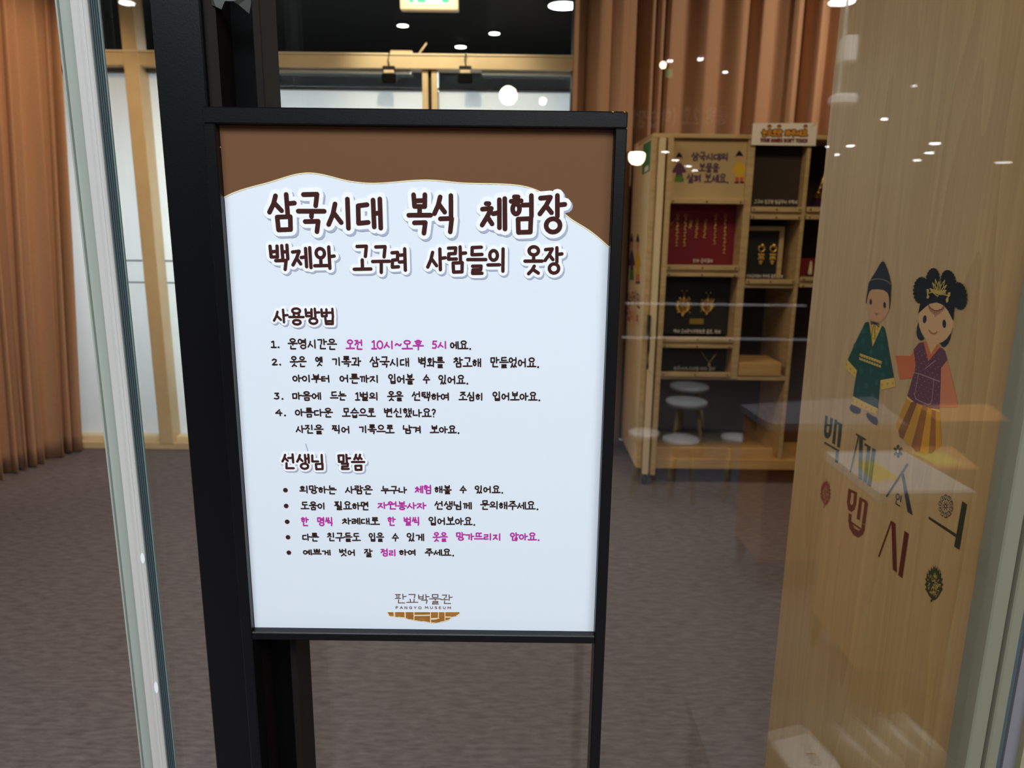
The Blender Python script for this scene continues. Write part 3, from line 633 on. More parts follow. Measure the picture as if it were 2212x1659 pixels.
decal('waistband', 'print_yellow', [[(950, 1247), (1000, 1290), (992, 1300), (944, 1262)]], girl, .0007); decal('waistband', 'print_yellow', [[(1165, 1350), (1228, 1362), (1226, 1382), (1150, 1358)]], girl, .0007)
decal('ear', 'print_ear', [el(1038, 572, 12, 36)], girl, .0004)
decal('ear', 'print_ear', [el(1346, 637, 13, 38)], girl, .0004)
decal('face', 'print_skin_light', [[(1130, 464), (1200, 448), (1252, 466), (1302, 520), (1346, 605), (1340, 660), (1320, 712), (1290, 755), (1250, 786), (1205, 798), (1160, 790), (1110, 757), (1072, 705), (1052, 650), (1046, 590), (1055, 530), (1095, 490)]], girl, .0008)
decal('eye', 'print_eye', [el(1101, 591, 16, 34, a=.12)], girl, .0010)
decal('eye', 'print_eye', [el(1268, 630, 16, 36, a=-.05)], girl, .0010)
decal('smile', 'print_mouth', [], girl, .0010, lines=[[(1137, 683), (1150, 702), (1170, 714), (1188, 714), (1206, 700)]], hw=.0013)
decal('forehead_beads', 'print_redbrown', [], girl, .0012, lines=[[(1128, 460), (1150, 492), (1180, 514), (1210, 518), (1245, 504), (1274, 474)]] + [[(x, y), (x + 2, y + l)] for x, y, l in ((1136, 474, 25), (1146, 488, 30), (1157, 498, 32), (1168, 507, 34), (1180, 514, 36), (1190, 517, 52), (1203, 518, 38), (1215, 517, 32), (1228, 512, 30), (1240, 506, 28), (1252, 497, 24), (1263, 486, 22))], hw=.0006)
lobes = [(1168, 262, 50, 95, .1), (1304, 275, 55, 92, -.15), (1072, 345, 60, 102, .05), (1396, 392, 58, 105, -.12)]
hp = [el(*l[:4], 26, l[4]) for l in lobes] + [[(1046, 542), (1056, 480), (1080, 420), (1110, 350), (1180, 310), (1250, 305), (1340, 360), (1365, 430), (1352, 520), (1344, 606), (1300, 520), (1272, 484), (1240, 460), (1200, 447), (1150, 455), (1105, 488)]]
for cx, cy, rx, ry, a in lobes:
    for t in range(20):
        p = el(cx, cy, rx, ry, 20, a)[t]; hp.append(el(p[0], p[1], 13, 15, 10))
hair = decal('hair', 'print_hair', hp, girl, .0009, label='piled black hair of the printed girl')
decal('side_hair', 'print_navy', [[(1048, 612), (1034, 650), (1027, 700), (1032, 738), (1046, 762), (1066, 774), (1084, 768), (1096, 754), (1074, 716), (1058, 665)]], girl, .0006)
decal('side_hair', 'print_navy', [[(1324, 672), (1325, 720), (1314, 765), (1296, 802), (1270, 828), (1248, 826), (1228, 795), (1258, 780), (1290, 748), (1312, 708)]], girl, .0006)
pet = []
for tx, ty in ((1150, 330), (1172, 280), (1196, 252), (1226, 268), (1276, 258), (1292, 300), (1290, 345)):
    bx, by = 1222 + (tx - 1222) * .12, 372
    mx_, my_ = (tx + bx) / 2, (ty + by) / 2; nx, ny = (by - ty) * .10, (tx - bx) * .10
    pet.append([(bx, by), (mx_ + nx, my_ + ny), (tx, ty), (mx_ - nx, my_ - ny), (bx, by)])
decal('hair_ornament', 'print_goldline', [[(1120, 335), (1140, 332), (1142, 350), (1132, 380), (1144, 395), (1136, 415), (1118, 412), (1126, 385)], [(1304, 362), (1324, 360), (1322, 392), (1308, 405), (1306, 440), (1290, 452), (1284, 420), (1298, 400)], el(1200, 350, 8, 12), el(1245, 352, 8, 12)], hair, .0016, lines=pet + [[(1140, 368), (1170, 358), (1215, 395), (1225, 378), (1262, 378), (1300, 388)], [(1156, 345), (1190, 360), (1215, 352), (1250, 362), (1285, 368)]], hw=.0009)
decal('hair_curl', 'print_navy', [], hair, .0016, lines=[[(1108, 406), (1095, 408), (1087, 395), (1092, 382), (1104, 384)]], hw=.0007); decal('hair_curl', 'print_navy', [], hair, .0016, lines=[[(1328, 440), (1340, 448), (1349, 436), (1342, 424), (1330, 428)]], hw=.0007)
decal('earring', 'print_yellow', [el(1028, 645, 5, 26)], girl, .0004); decal('earring', 'print_yellow', [el(1318, 720, 5, 30)], girl, .0004)
# --- lettering on the plywood
def lett(nm, m, polys, parent, lines=None, hw=.001): return decal(nm, m, polys, parent, .0005, A7, lines, hw)
lett('large_lettering', 'print_teal', [
  [(372, 133), (392, 141), (380, 262), (361, 258)], [(412, 150), (433, 160), (420, 268), (400, 262)], [(385, 198), (407, 206), (405, 222), (383, 214)], [(361, 255), (380, 258), (385, 268), (394, 270), (401, 260), (420, 266), (412, 296), (396, 314), (380, 314), (366, 298)],
  [(446, 163), (466, 170), (447, 362), (425, 350)], [(478, 190), (505, 205), (486, 390), (462, 378)], [(452, 178), (492, 194), (490, 212), (450, 196)],
  [(365, 338), (480, 405), (478, 420), (363, 352)], [(456, 398), (480, 408), (470, 507), (448, 497)]], ply)
lett('large_lettering', 'print_teal', [
  [(612, 272), (690, 318), (687, 332), (609, 287)], [(628, 288), (638, 293), (572, 580), (563, 575)], [(637, 295), (666, 310), (660, 640), (630, 625)],
  [(700, 365), (727, 378), (696, 664), (667, 646)], [(678, 350), (706, 364), (704, 382), (676, 368)], [(740, 386), (768, 402), (727, 692), (701, 677)]], ply)
lett('large_lettering', 'print_navy', [[(1008, 506), (1022, 514), (855, 772), (843, 765)], [(962, 580), (984, 586), (1054, 914), (1013, 886)]], ply)
lett('small_lettering', 'print_navy', [[(960, 758), (968, 761), (963, 812), (955, 810)]], ply, lines=[[(937 + 13 * math.cos(i * .42), 768 + 21 * math.sin(i * .42)) for i in range(16)], [(926, 797), (922, 822), (956, 842)]], hw=.0011)
lett('large_lettering', 'print_wine', [
  [(552, 703), (577, 715), (565, 822), (540, 817)], [(597, 725), (621, 736), (612, 832), (590, 824)], [(560, 706), (615, 732), (612, 752), (558, 727)], [(540, 814), (565, 819), (577, 834), (590, 822), (612, 830), (600, 868), (575, 888), (551, 870)],
  [(638, 770), (662, 780), (642, 952), (616, 941)], [(680, 805), (706, 818), (683, 986), (657, 973)], [(645, 772), (700, 802), (698, 824), (643, 795)],
  [(555, 895), (579, 908), (573, 965), (551, 958)], [(658, 976), (682, 990), (680, 1032), (652, 1026)], [(572, 958), (652, 1014), (650, 1028), (572, 975)], [(551, 952), (574, 962), (600, 1014), (632, 1034), (652, 1022), (681, 1020), (666, 1064), (630, 1087), (590, 1066), (560, 1012)]], ply)
lett('large_lettering', 'print_wine', [[(884, 953), (894, 964), (794, 1240), (784, 1232)], [(888, 956), (920, 978), (931, 1360), (898, 1334)], [(990, 1032), (1025, 1058), (973, 1404), (941, 1378)]], ply)
lett('large_lettering', 'print_darkgreen', [[(1180, 922), (1392, 1058), (1391, 1084), (1177, 940)], [(1440, 803), (1478, 828), (1418, 1182), (1377, 1156)]], ply)
fl = lett('flower_motif', 'print_teal', [el(940 + 19 * math.cos(k * math.pi / 3 + .5), 415 + 32 * math.sin(k * math.pi / 3 + .5), 12, 21, 12, k * math.pi / 3 + .5 - math.pi / 2) for k in range(6)] + [el(940, 415, 15, 24)], ply)
decal('flower_centre', 'print_cream', [el(939, 413, 8, 13)] + [el(940 + 18 * math.cos(k * math.pi / 3), 415 + 28 * math.sin(k * math.pi / 3), 2, 3, 8) for k in range(6)], fl, .0008, A7)
ro = lett('rosette_motif', 'print_motif', [el(1312 + 40 * math.cos(k * math.pi / 5 + .3), 842 + 66 * math.sin(k * math.pi / 5 + .3), 19, 27, 16) for k in range(10)] + [el(1312, 842, 38, 60)], ply)
decal('rosette_line', 'print_cream', [el(1312 + 17 * math.cos(k * math.pi / 4), 842 + 26 * math.sin(k * math.pi / 4), 3, 5, 8) for k in range(8)] + [el(1312, 842, 4, 6, 10)], ro, .0008, A7,
      lines=[[(1312 + 31 * math.cos(t * .3), 842 + 46 * math.sin(t * .3)) for t in range(22)], [(1312 + 24 * math.cos(t * .3), 842 + 36 * math.sin(t * .3)) for t in range(22)]] + [[(1312 + 34 * math.cos(k * math.pi / 5 + .6), 842 + 52 * math.sin(k * math.pi / 5 + .6)), (1312 + 55 * math.cos(k * math.pi / 5 + .6), 842 + 86 * math.sin(k * math.pi / 5 + .6))] for k in range(10)]
      + [[(1312 + 46 * math.cos(k * math.pi / 5 + .3) + 7 * math.cos(t), 842 + 72 * math.sin(k * math.pi / 5 + .3) + 9 * math.sin(t)) for t in (0, 1.6, 3.1, 4.7)] for k in range(10)], hw=.0004)
def leaf(m, m2, cx, cy, rx, ry, spikes, stem, nm):
    base = []
    for i in range(40):
        t = 2 * math.pi * i / 40 - math.pi / 2; k = 1.0
        if math.sin(t) < .35: k = 1.0 + (.22 if i % 2 == 0 else -.06) * spikes
        base.append((cx + rx * k * math.cos(t) * (1.0 if math.sin(t) < .5 else 1 - .5 * (math.sin(t) - .5)), cy + ry * (k if math.sin(t) < 0 else 1) * math.sin(t)))
    rnd = random.Random(int(cx))
    sp = [[(cx + rx * f, cy - ry * .4), (cx + rx * (f + .10), cy - ry * (1.42 - .55 * abs(f))), (cx + rx * (f + .22), cy - ry * .35)] for f in (-.95, -.7, -.45, -.2, .05, .3, .5, .7)]
    o = decal(nm, m, [base] + sp, ply, .0005, A7, lines=[[(cx - rx * .1, cy + ry * .9), stem]], hw=.0016)
    ln = []
    for i in range(70):
        a = rnd.uniform(0, 6.28); q = math.sqrt(rnd.random()) * .85; x = cx + rx * q * math.cos(a) * .9; y = cy + ry * q * math.sin(a) * .85; u = rnd.uniform(0, 6.28); l = rx * rnd.uniform(.10, .17)
        ln.append([(x, y), (x + l * math.cos(u), y + 1.6 * l * math.sin(u)), (x + l * math.cos(u) + l * math.cos(u + 1.3), y + 1.6 * l * math.sin(u) + 1.6 * l * math.sin(u + 1.3))])
    decal('leaf_vein', m2, [], o, .0009, A7, lines=ln, hw=.00042 * (rx / 60) ** .5)
leaf('print_redbrown', 'print_skin', 375, 745, 36, 88, .8, (362, 853), 'leaf_motif')
leaf('print_greenleaf', 'print_goldline', 1220, 1452, 62, 122, .8, (1197, 1580), 'leaf_motif')

# ------------------------------------------------------------------ display cabinet in the room behind the glass
FY = 4.1
def zf(y, x=1500): return onY(x, y, FY).z
def xf(x, y): return onY(x, y, FY).x
XL, XI, XA, XB, XC, XD, XR = .724, .828, 1.233, 1.272, 1.546, 1.567, 1.98
cab = thing('display_cabinet', 'pale wooden display cabinet on castors full of gold ornament replicas', 'cabinet', (1.35, 4.4, 0))
ZT, ZB = 1.945, .098
YB = 4.70
s = MB(); s.bbox(XL, XL + .018, FY, YB, ZB, ZT, .002); side = s.build('side_panel', 'cab_pale', cab)
MB().bbox(XL, XL + .030, FY - .012, FY, ZB, ZT, .002).build('edge_strip', 'cab_wood', cab)
MB().bbox(XR, XR + .02, FY, YB, ZB, ZT, .002).build('side_panel', 'cab_pale', cab)
MB().bbox(XL - .002, XR + .022, FY - .014, YB + .001, ZT - .020, ZT + .002, .002).build('top_board', 'cab_wood', cab)
MB().box(XL + .02, XR, YB - .012, YB, ZB, ZT - .02).build('back_board', 'cab_dark', cab)
# the door leaf folded back against the side
s = MB(); s.bbox(.757, .790, FY - .05, FY + .05, .072, ZT - .024, .002); s.build('door_edge', 'cab_pale', cab)
s = MB(); s.bbox(.800, XI, FY - .06, FY + .03, .072, ZT - .024, .002); s.build('corner_post', 'cab_wood', cab)
s = MB(); s.tube([(.752, FY - .055, .905), (.748, FY - .085, .89), (.748, FY - .088, .80), (.748, FY - .085, .71), (.752, FY - .055, .695)], .006); s.box(.745, .757, FY - .06, FY - .012, .88, .99); s.build('door_handle', 'black_plastic', cab)
# dividers and shelves
s = MB(); s.bbox(XA, XB, FY - .005, YB - .01, zf(818), ZT - .02, .002); s.build('divider', 'cab_wood', cab)
s = MB(); s.bbox(XC, XD, FY - .005, YB - .01, ZB, ZT - .02, .002); s.build('divider', 'cab_wood', cab)
def shelf(x0, x1, y0, y1, ref=1500): MB().bbox(x0, x1, FY, YB - .01, zf(y1, ref), zf(y0, ref), .001).build('shelf', 'cab_wood', cab)
shelf(XI, XA, 583, 591); shelf(XI, XA, 738, 745); shelf(XI, XC, 812, 820); shelf(XI, XA, 427, 440)
shelf(XB, XC, 458, 465, 1670); shelf(XB, XC, 612, 622, 1670); shelf(XD, XR, 458, 465, 1745); shelf(XD, XR, 605, 613, 1720)
s = MB(); s.bbox(XI, XR + .02, FY - .015, YB, ZB, zf(990), .002); s.build('bottom_board', 'cab_orange', cab)
s = MB(); s.bbox(XI, XC - .03, FY + .004, FY + .03, zf(990), zf(968), .002); s.build('front_lip', 'cab_orange', cab)
def rail(x0, x1, y0, y1, ref=1500, n=3):
    z0, z1 = zf(y1, ref), zf(y0, ref)
    o = MB().bbox(x0 + .004, x1 - .004, FY - .016, FY - .001, z0, z1, .002).build('retaining_rail', 'cab_wood', cab)
    m = MB()
    for i in range(n):
        x = x0 + (x1 - x0) * ((i + .12) / (n - .76) if n > 1 else .3)
        m.ball(x, FY - .017, (z0 + z1) / 2, .006, 8, sy=.6)
    m.build('screw', 'screw', o)
rail(XI, XA, 430, 440); rail(XI, XA, 572, 583); rail(XI, XA, 590, 597); rail(XI, XA, 727, 738); rail(XI, XA, 744, 751); rail(XI, XA, 803, 813)
rail(XB, XC, 447, 458, 1670); rail(XB, XC, 465, 474, 1670); rail(XB, XC, 603, 613, 1670); rail(XD, XR, 447, 458, 1745); rail(XD, XR, 465, 474, 1745); rail(XD, XR, 598, 606, 1720); rail(XD, XR, 613, 620, 1720)
def board(nm, m, x0, x1, y0, y1, yy, ref=1500, **kw):
    return MB().box(x0, x1, yy, yy + .01, zf(y1, ref), zf(y0, ref)).build(nm, m, cab, **kw)
title_panel = board('title_panel', 'cab_panel', XI, XA, 300, 430, FY + .012, label='plain wood panel with printed figures and purple lettering')
red = board('red_backing', 'red_board', XI, XA, 440, 574, FY + .12, label='dark red backing board')
blk1 = board('black_backing', 'black_board', XI, XA, 597, 728, FY + .12); blk2 = board('black_backing', 'black_board', XI, XA, 751, 804, FY + .10)
blk3 = board('dark_backing', 'cab_dark', XB, XC, 300, 458, FY + .06, 1670)
MB().box(XI, XC, FY + .40, FY + .42, zf(968), zf(820)).build('lower_backing', 'cab_dark', cab)
MB().box(XD, XR, FY + .34, FY + .35, ZB + .03, ZT - .03).build('dark_backing', 'cab_dark', cab)
MB().box(XB, XC, FY + .45, FY + .46, zf(818), zf(622, 1670)).build('dark_backing', 'cab_dark', cab)
MB().box(XD, XR, FY + .12, FY + .13, zf(598, 1720), zf(560, 1720)).build('red_backing', 'red_board', cab)
dr = MB().bbox(XB + .004, XC - .03, FY - .004, FY + .25, zf(812, 1640), zf(784, 1640), .002).build('drawer', 'cab_orange', cab, label='orange wood drawer front')
# castors
for x, y in ((.775, 4.10), (1.94, 4.10), (.775, 4.66), (1.94, 4.66)):
    c = MB().box(x - .018, x + .018, y - .022, y + .022, .066, .099).box(x - .020, x - .016, y - .02, y + .02, .03, .07).box(x + .016, x + .020, y - .02, y + .02, .03, .07).build('castor', 'caster_grey', cab)
    MB().lathe([(.026, -.013), (.032, -.009), (.032, .009), (.026, .013)], x, y, .032, 18, 'X').build('castor_wheel', 'black_plastic', c)
def ptext(nm, txt, x0, x1, y0, y1, yy, hw, m, parent, gap=.1):
    a = onY(x0, (y0 + y1) / 2, yy); b = onY(x1, (y0 + y1) / 2, yy); t = onY((x0 + x1) / 2, y0, yy); u = onY((x0 + x1) / 2, y1, yy)
    ls = shape_word(txt, a.x, b.x, t.z, u.z, gap)
    return MB().strokes(ls, hw, lambda x, z, k=0: (x, yy - .0004 - k * 8e-6, z), 8).build(nm, m, parent)
ty = FY + .012
ptext('panel_lettering', '삼국시대의', 1494, 1573, 330, 347, ty, .0042, 'print_purple', title_panel, .06)
ptext('panel_lettering', '보물을', 1510, 1553, 354, 371, ty, .0042, 'print_purple', title_panel, .06)
ptext('panel_lettering', '살펴 보세요.', 1484, 1574, 376, 395, ty, .0042, 'print_purple', title_panel, .06)
def fig(x, y, sx, sy, yy, top, bottom, lower, parent, nm, X=None):
    """a small printed figure: centre x, head y, in photo pixels on the plane yy (or on the side x = X)"""
    def pt(a, b, d):
        q = onY(x + a * sx, y + b * sy, yy) if X is None else onX(x + a * sx, y + b * sy, X)
        return (q.x, yy - d, q.z) if X is None else (X - d, q.y, q.z)
    def pl(ps, m, nm2, par, d): return MB().add([pt(a, b, d) for a, b in ps], [tuple(range(len(ps)))]).build(nm2, m, par)
    r = pl([(-4, 14), (4, 14), (16, 36), (14, 41), (7, 40), (9, 54), (-9, 54), (-7, 40), (-14, 41), (-16, 36)], top, nm, parent, .0006)
    if lower == 'skirt': pl([(-8, 48), (8, 48), (11, 60), (10, 65), (-10, 65), (-11, 60)], bottom, 'skirt', r, .0008)
    else:
        for k in (-1, 1): pl([(k * 1, 52), (k * 9, 52), (k * 8, 64), (k * 2, 64)], bottom, 'trouser', r, .0008); pl([(k * 1, 63), (k * 9, 63), (k * 11, 67), (k * 1, 67)], 'print_hair', 'shoe', r, .0009)
    pl(el(0, 6, 7, 9, 14), 'print_skin', 'face', r, .0008)
    pl([(-9, 3), (-5, -7), (0, -14), (5, -7), (9, 3), (5, 0), (-5, 0)], 'print_hair', 'hat', r, .0010)
fig(1467, 340, .95, .82, ty, 'print_purple', 'print_green', 'skirt', title_panel, 'printed_girl')
fig(1597, 337, 1.05, .88, ty, 'print_yellow2', 'print_coral', 'trousers', title_panel, 'printed_boy')
# prints on the cabinet's side
gst = MB(); gq = [onX(*p, XL) for p in ((1390, 313), (1407, 302), (1404, 369), (1387, 378))]
gst.prism([(XL, q.y, q.z) for q in gq], (-.001, 0, 0)); g_ = gst.build('green_sticker', 'green_sticker', side, label='green notice sticker')
gq = [onX(*p, XL) for p in ((1393, 362), (1402, 356), (1401, 367), (1392, 373))]
MB().prism([(XL - .0012, q.y, q.z) for q in gq], (-.0005, 0, 0)).build('sticker_label', 'card_white', g_)
fig(1365, 522, .42, 1.28, FY, 'print_purple', 'print_green', 'skirt', side, 'printed_girl', XL)
fig(1378, 522, .42, 1.36, FY, 'print_yellow2', 'print_coral', 'trousers', side, 'printed_boy', XL)
def stext(txt, px, py, wpx, hpx, m):
    c = onX(px, py, XL); a = onX(px + wpx, py, XL); t = onX(px, py + hpx, XL)
    ls = shape_word(txt, 0, 1, 0, 1)
    MB().strokes([[(c.y + (a.y - c.y) * x, c.z + (t.z - c.z) * y) for x, y in l] for l in ls], .006, lambda y, z, k=0: (XL - .0006 - k * 8e-6, y, z), 6).build('side_lettering', m, side)
stext('백', 1354, 628, 12, 28, 'print_brown'); stext('제', 1366, 622, 9, 34, 'print_purple'); stext('인', 1376, 632, 9, 30, 'print_purple')
stext('맵', 1354, 662, 10, 26, 'print_coral'); stext('시', 1364, 664, 9, 30, 'print_coral'); stext('의', 1375, 676, 6, 22, 'print_coral')
# caption lettering
ptext('caption_lettering', '고구려 집모양 얼굴무늬 수막새', 1629, 1722, 432, 440, FY + .06, .0013, 'label_white', blk3)
ptext('caption_lettering', '신라 금귀걸이', 1497, 1540, 559, 567, FY + .12, .0014, 'label_white', red)
ptext('caption_lettering', '백제 금제관식무령왕릉 출토, 복제', 1455, 1556, 712, 720, FY + .12, .0013, 'label_white', blk1)
ptext('caption_lettering', '삼국시대 스타일 머리 꽂이', 1455, 1545, 792, 800, FY + .10, .0013, 'label_white', blk2)
# things on show: hanging gilt earrings on the red board
ry = FY + .118
names = ['long gilt earring with a side chain on the red board', 'long gilt earring beside the one with a side chain, on the red board', 'tiny gilt earring between the long and the short ones on the red board', 'short gilt earring next to the tiny one on the red board', 'short gilt earring next to a long one on the red board', 'long gilt earring between a short and the longest one, on the red board', 'longest gilt earring, nearest the divider, on the red board']
eps = [(1464, 466, 530, 9, 1), (1481, 466, 530, 9, 1), (1493, 478, 492, 4, 0), (1506, 477, 512, 6, 0), (1524, 477, 512, 6, 0), (1546, 466, 526, 9, 0), (1567, 467, 546, 10, 1)]
def earring(nm, px, y0, y1, n, ringp, label, yy, sc=1.0, ex=False):
    a = onY(px, y0, yy); b = onY(px - 3, y1, yy)
    t = thing(nm, label, 'earring', (a.x, yy, a.z), 'gilt earrings on the red board')
    r = .0085 * sc
    ring = MB().tube([(a.x + r * math.cos(i * .524), yy - .003, a.z + r * math.sin(i * .524)) for i in range(12)], .002 * sc, 6, True); ring.build('hoop', 'gold', t)
    ch = MB(); dr_ = MB()
    for i in range(1, n + 1):
        f = i / n; x = a.x + (b.x - a.x) * f; z = a.z + (b.z - a.z) * f
        ch.ball(x, yy - .003, z + (a.z - b.z) / n * .5, .0022 * sc, 6)
        dr_.ball(x + (.004 if i % 2 else -.004), yy - .004, z, .0048 * sc, 8, sy=.5); dr_.ball(x - (.004 if i % 2 else -.004), yy - .004, z - .004, .0036 * sc, 8, sy=.5)
    ch.tube([(a.x, yy - .003, a.z - r), (b.x, yy - .003, b.z)], .0012, 5)
    ch.build('chain', 'gold', t); dr_.build('leaf_pendant', 'gold', t)
    if ex:
        MB().tube([(a.x - .003, yy - .003, a.z - .01), (a.x - .03, yy - .003, a.z - .04), (a.x - .036, yy - .003, a.z - .06)], .0012, 5).ball(a.x - .034, yy - .004, a.z - .045, .005, 8).build('side_chain', 'gold', t)
for (px, y0, y1, n, ringp), lb in zip(eps, names): earring('gilt_earring', px, y0, y1, n, ringp, lb, ry, .85 if ringp else .8, ex=(px == 1464))
# black jewellery board in a wood frame, with two round gold earrings
fr = thing('jewellery_board', 'black jewellery board in a pale wood box frame with two gold earrings', 'display board', (1.38, FY + .2, zf(603, 1670)))
z0, z1 = zf(604, 1660), zf(494, 1660)
x0b, x1b = XB + .001, xf(1694, 550)
s = MB(); s.bbox(x0b, x1b + .028, FY + .10, FY + .22, z1 - .012, z1 + .012, .002); s.bbox(x1b + .002, x1b + .028, FY + .10, FY + .22, z0, z1 - .012, .002); s.box(x0b, x1b + .028, FY + .21, FY + .22, z0, z1); s.build('box_frame', 'cab_wood', fr)
bk = MB().box(x0b, x1b, FY + .11, FY + .12, z0, z1 - .014).build('black_card', 'black_board', fr)
ptext('caption_lettering', '신라금귀걸이 부부총 출토, 복제', 1613, 1690, 593, 600, FY + .11, .0013, 'label_white', bk)
for px, lb in ((1645, 'round gold earring nearer the red board, on the small black board'), (1670, 'round gold earring farther from the red board, on the small black board')):
    yy = FY + .108; a = onY(px, 535, yy)
    t = thing('gold_earring', lb, 'earring', (a.x, yy, a.z), 'round gold earrings on the black board')
    MB().tube([(a.x + .017 * math.cos(i * .4488), yy - .004, a.z - .006 + .017 * math.sin(i * .4488)) for i in range(14)], .0045, 8, True).build('hoop', 'gold', t)
    MB().ball(a.x, yy - .010, a.z + .012, .012, 10).build('bead', 'gold', t)
    m = MB()
    for j, (w, zz) in enumerate(((.018, -.038), (.014, -.052), (.020, -.062), (.010, -.076), (.005, -.088))):
        for i in (-1, 0, 1): m.ball(a.x + i * w * .7, yy - .006, a.z + zz, .0065 - j * .0006, 8, sy=.6)
    m.build('leaf_pendant', 'gold', t)
# gold crown ornaments on the middle black board
def crown_piece(px, py, sc, label):
    yy = FY + .116; a = onY(px, py, yy)
    t = thing('gold_crown_ornament', label, 'ornament', (a.x, yy, a.z - .06 * sc), 'flame shaped crown ornaments on the black board')
    rnd = random.Random(px); m = MB()
    m.tube([(a.x, yy - .003, a.z - .062 * sc), (a.x, yy - .003, a.z + .075 * sc)], .0028 * sc, 6)
    for i in range(26):
        f = i / 26; w = .05 * sc * math.sin(math.pi * min(1, f * 1.1)) ** .7; z = a.z - .05 * sc + .10 * sc * f
        for k in (-1, 1):
            p = [(a.x, yy - .003, z - .01 * sc), (a.x + k * w * .6, yy - .004, z), (a.x + k * w, yy - .003, z + .012 * sc * rnd.random())]
            m.tube(p, .0016 * sc, 4)
    m.build('filigree', 'gold', t)
    d = MB()
    for i in range(16): d.ball(a.x + rnd.uniform(-.042, .042) * sc, yy - .006, a.z + rnd.uniform(-.045, .05) * sc, .0045 * sc, 6, sy=.4)
    d.ball(a.x - .014 * sc, yy - .005, a.z + .085 * sc, .006 * sc, 8); d.ball(a.x + .014 * sc, yy - .005, a.z + .085 * sc, .006 * sc, 8); d.ball(a.x - .004, yy - .008, a.z - .055 * sc, .009 * sc, 10)
    d.build('spangle', 'gold', t)
crown_piece(1476, 660, 1.0, 'bright gold flame shaped crown ornament on the black board')
crown_piece(1528, 660, .85, 'dimmer flame shaped crown ornament beside the bright one on the black board')
a = onY(1489, 688, FY + .119); b = onY(1519, 700, FY + .119)
o = MB().bbox(a.x, b.x, FY + .112, FY + .12, b.z, a.z, .001).build('name_plate', 'gold'); tag(o, 'small blank brass plate below the flame shaped crown ornaments', 'plate')
# necklace
yy = FY + .096; pts = [onY(*p, yy) for p in ((1514, 758), (1520, 768), (1527, 777), (1532, 783), (1537, 777), (1544, 768), (1551, 758))]
nk = thing('necklace', 'thin gold necklace with a pointed pendant on the lowest black board', 'necklace', tuple(pts[3]))
MB().tube([tuple(p) for p in pts], .002, 6).build('chain', 'gold', nk); MB().ball(pts[3].x, yy - .003, pts[3].z - .012, .008, 8, sz=1.6, sy=.5).build('pendant', 'gold', nk)
# crown on a purple stand, third column
yy = FY + .165; a = onY(1790, 430, yy)
cr = thing('royal_crown', 'tall gold crown on a purple velvet stand in the upper compartment, partly behind the plywood', 'crown', (a.x, yy, zf(447, 1745)))
zb = onY(1775, 428, yy).z; zt = onY(1780, 355, yy).z; xb = onY(1763, 425, yy).x; xc = xb + .135
MB().lathe([(.15, zf(447, 1745) + .001), (.15, zf(447, 1745) + .006), (.135, zb - .005), (.125, zb)], xc, yy, 0, 24).build('stand', 'purple_velvet', cr)
MB().lathe([(.135, zb), (.135, zb + .03), (.130, zb + .03), (.130, zb)], xc, yy, 0, 28).build('band', 'gold', cr)
m = MB()
for k in range(9):
    t = 2 * math.pi * k / 9 + math.pi
    bx, by = xc + .132 * math.cos(t), yy + .132 * math.sin(t); ux, uy = xc + .085 * math.cos(t), yy + .085 * math.sin(t)
    m.tube([(bx, by, zb), ((bx + ux) / 2, (by + uy) / 2, (zb + zt) / 2), (ux, uy, zt)], [.010, .009, .004], 6)
    for f in (.15, .3, .45, .6, .75, .9): m.ball(bx + (ux - bx) * f, by + (uy - by) * f, zb + (zt - zb) * f, .013 - .006 * f, 8)
    m.ball(ux, uy, zt + .006, .010, 8)
m.build('upright', 'gold', cr)
yy = FY + .08; a = onY(1751, 575, yy); zs = zf(598, 1720)
vt = thing('figurine', 'small pale green figurine in the compartment with a red backing', 'figurine', (a.x, yy, zs))
MB().lathe([(.012, zs), (.012, a.z - .03), (.010, a.z - .028), (.010, a.z), (.006, a.z + .012), (.008, a.z + .02), (.0005, a.z + .03)], a.x, yy, 0, 12).build('body', 'cream_plastic', vt)
MB().lathe([(.02, zs - .0), (.02, zs + .006), (.014, zs + .008)], a.x, yy, 0, 14).build('base', 'black_plastic', vt)
# paper notice on top of the cabinet
yy = FY - .022
q = [onY(*p, yy) for p in ((1627, 266), (1765, 266), (1762, 315), (1623, 313))]
nc = thing('paper_notice', 'white paper notice with orange cartoon lettering on the top edge of the cabinet', 'notice', tuple(q[3]))
nc_s = MB().prism([tuple(p) for p in q], (0, .008, 0)).build('card', 'card_white', nc)
MB().tube([(q[1].x - .004, yy - .002, q[1].z + .004), (q[1].x - .006, yy - .002, q[1].z - .006)], .003, 6).build('pin', 'cream_plastic', nc)
def bubble(txt, x0, x1, y0, y1, hw, m1, m2, ow, nm):
    a = onY(x0, y0, yy); b = onY(x1, y1, yy)
    ls = shape_word(txt, a.x, b.x, a.z, b.z, .06)
    p = MB().strokes(ls, hw, lambda x, z, k=0: (x, yy - .0014 - k * 6e-6, z), 8).build(nm, m1, nc)
    MB().strokes(ls, ow, lambda x, z, k=0: (x, yy - .0006 - k * 6e-6, z), 8).build('lettering_outline', m2, p)
bubble('눈으로만', 1647, 1689, 281, 294, .0032, 'orange_letters', 'dark_brown_letters', .0078, 'notice_lettering')
bubble('봐주세요', 1697, 1743, 281, 294, .0032, 'orange_letters', 'dark_brown_letters', .0078, 'notice_lettering')
ptext('notice_lettering', "YOUR HANDS DON'T TOUCH", 1643, 1744, 300, 307, yy - .0004, .0030, 'maroon_letters', nc, .16)
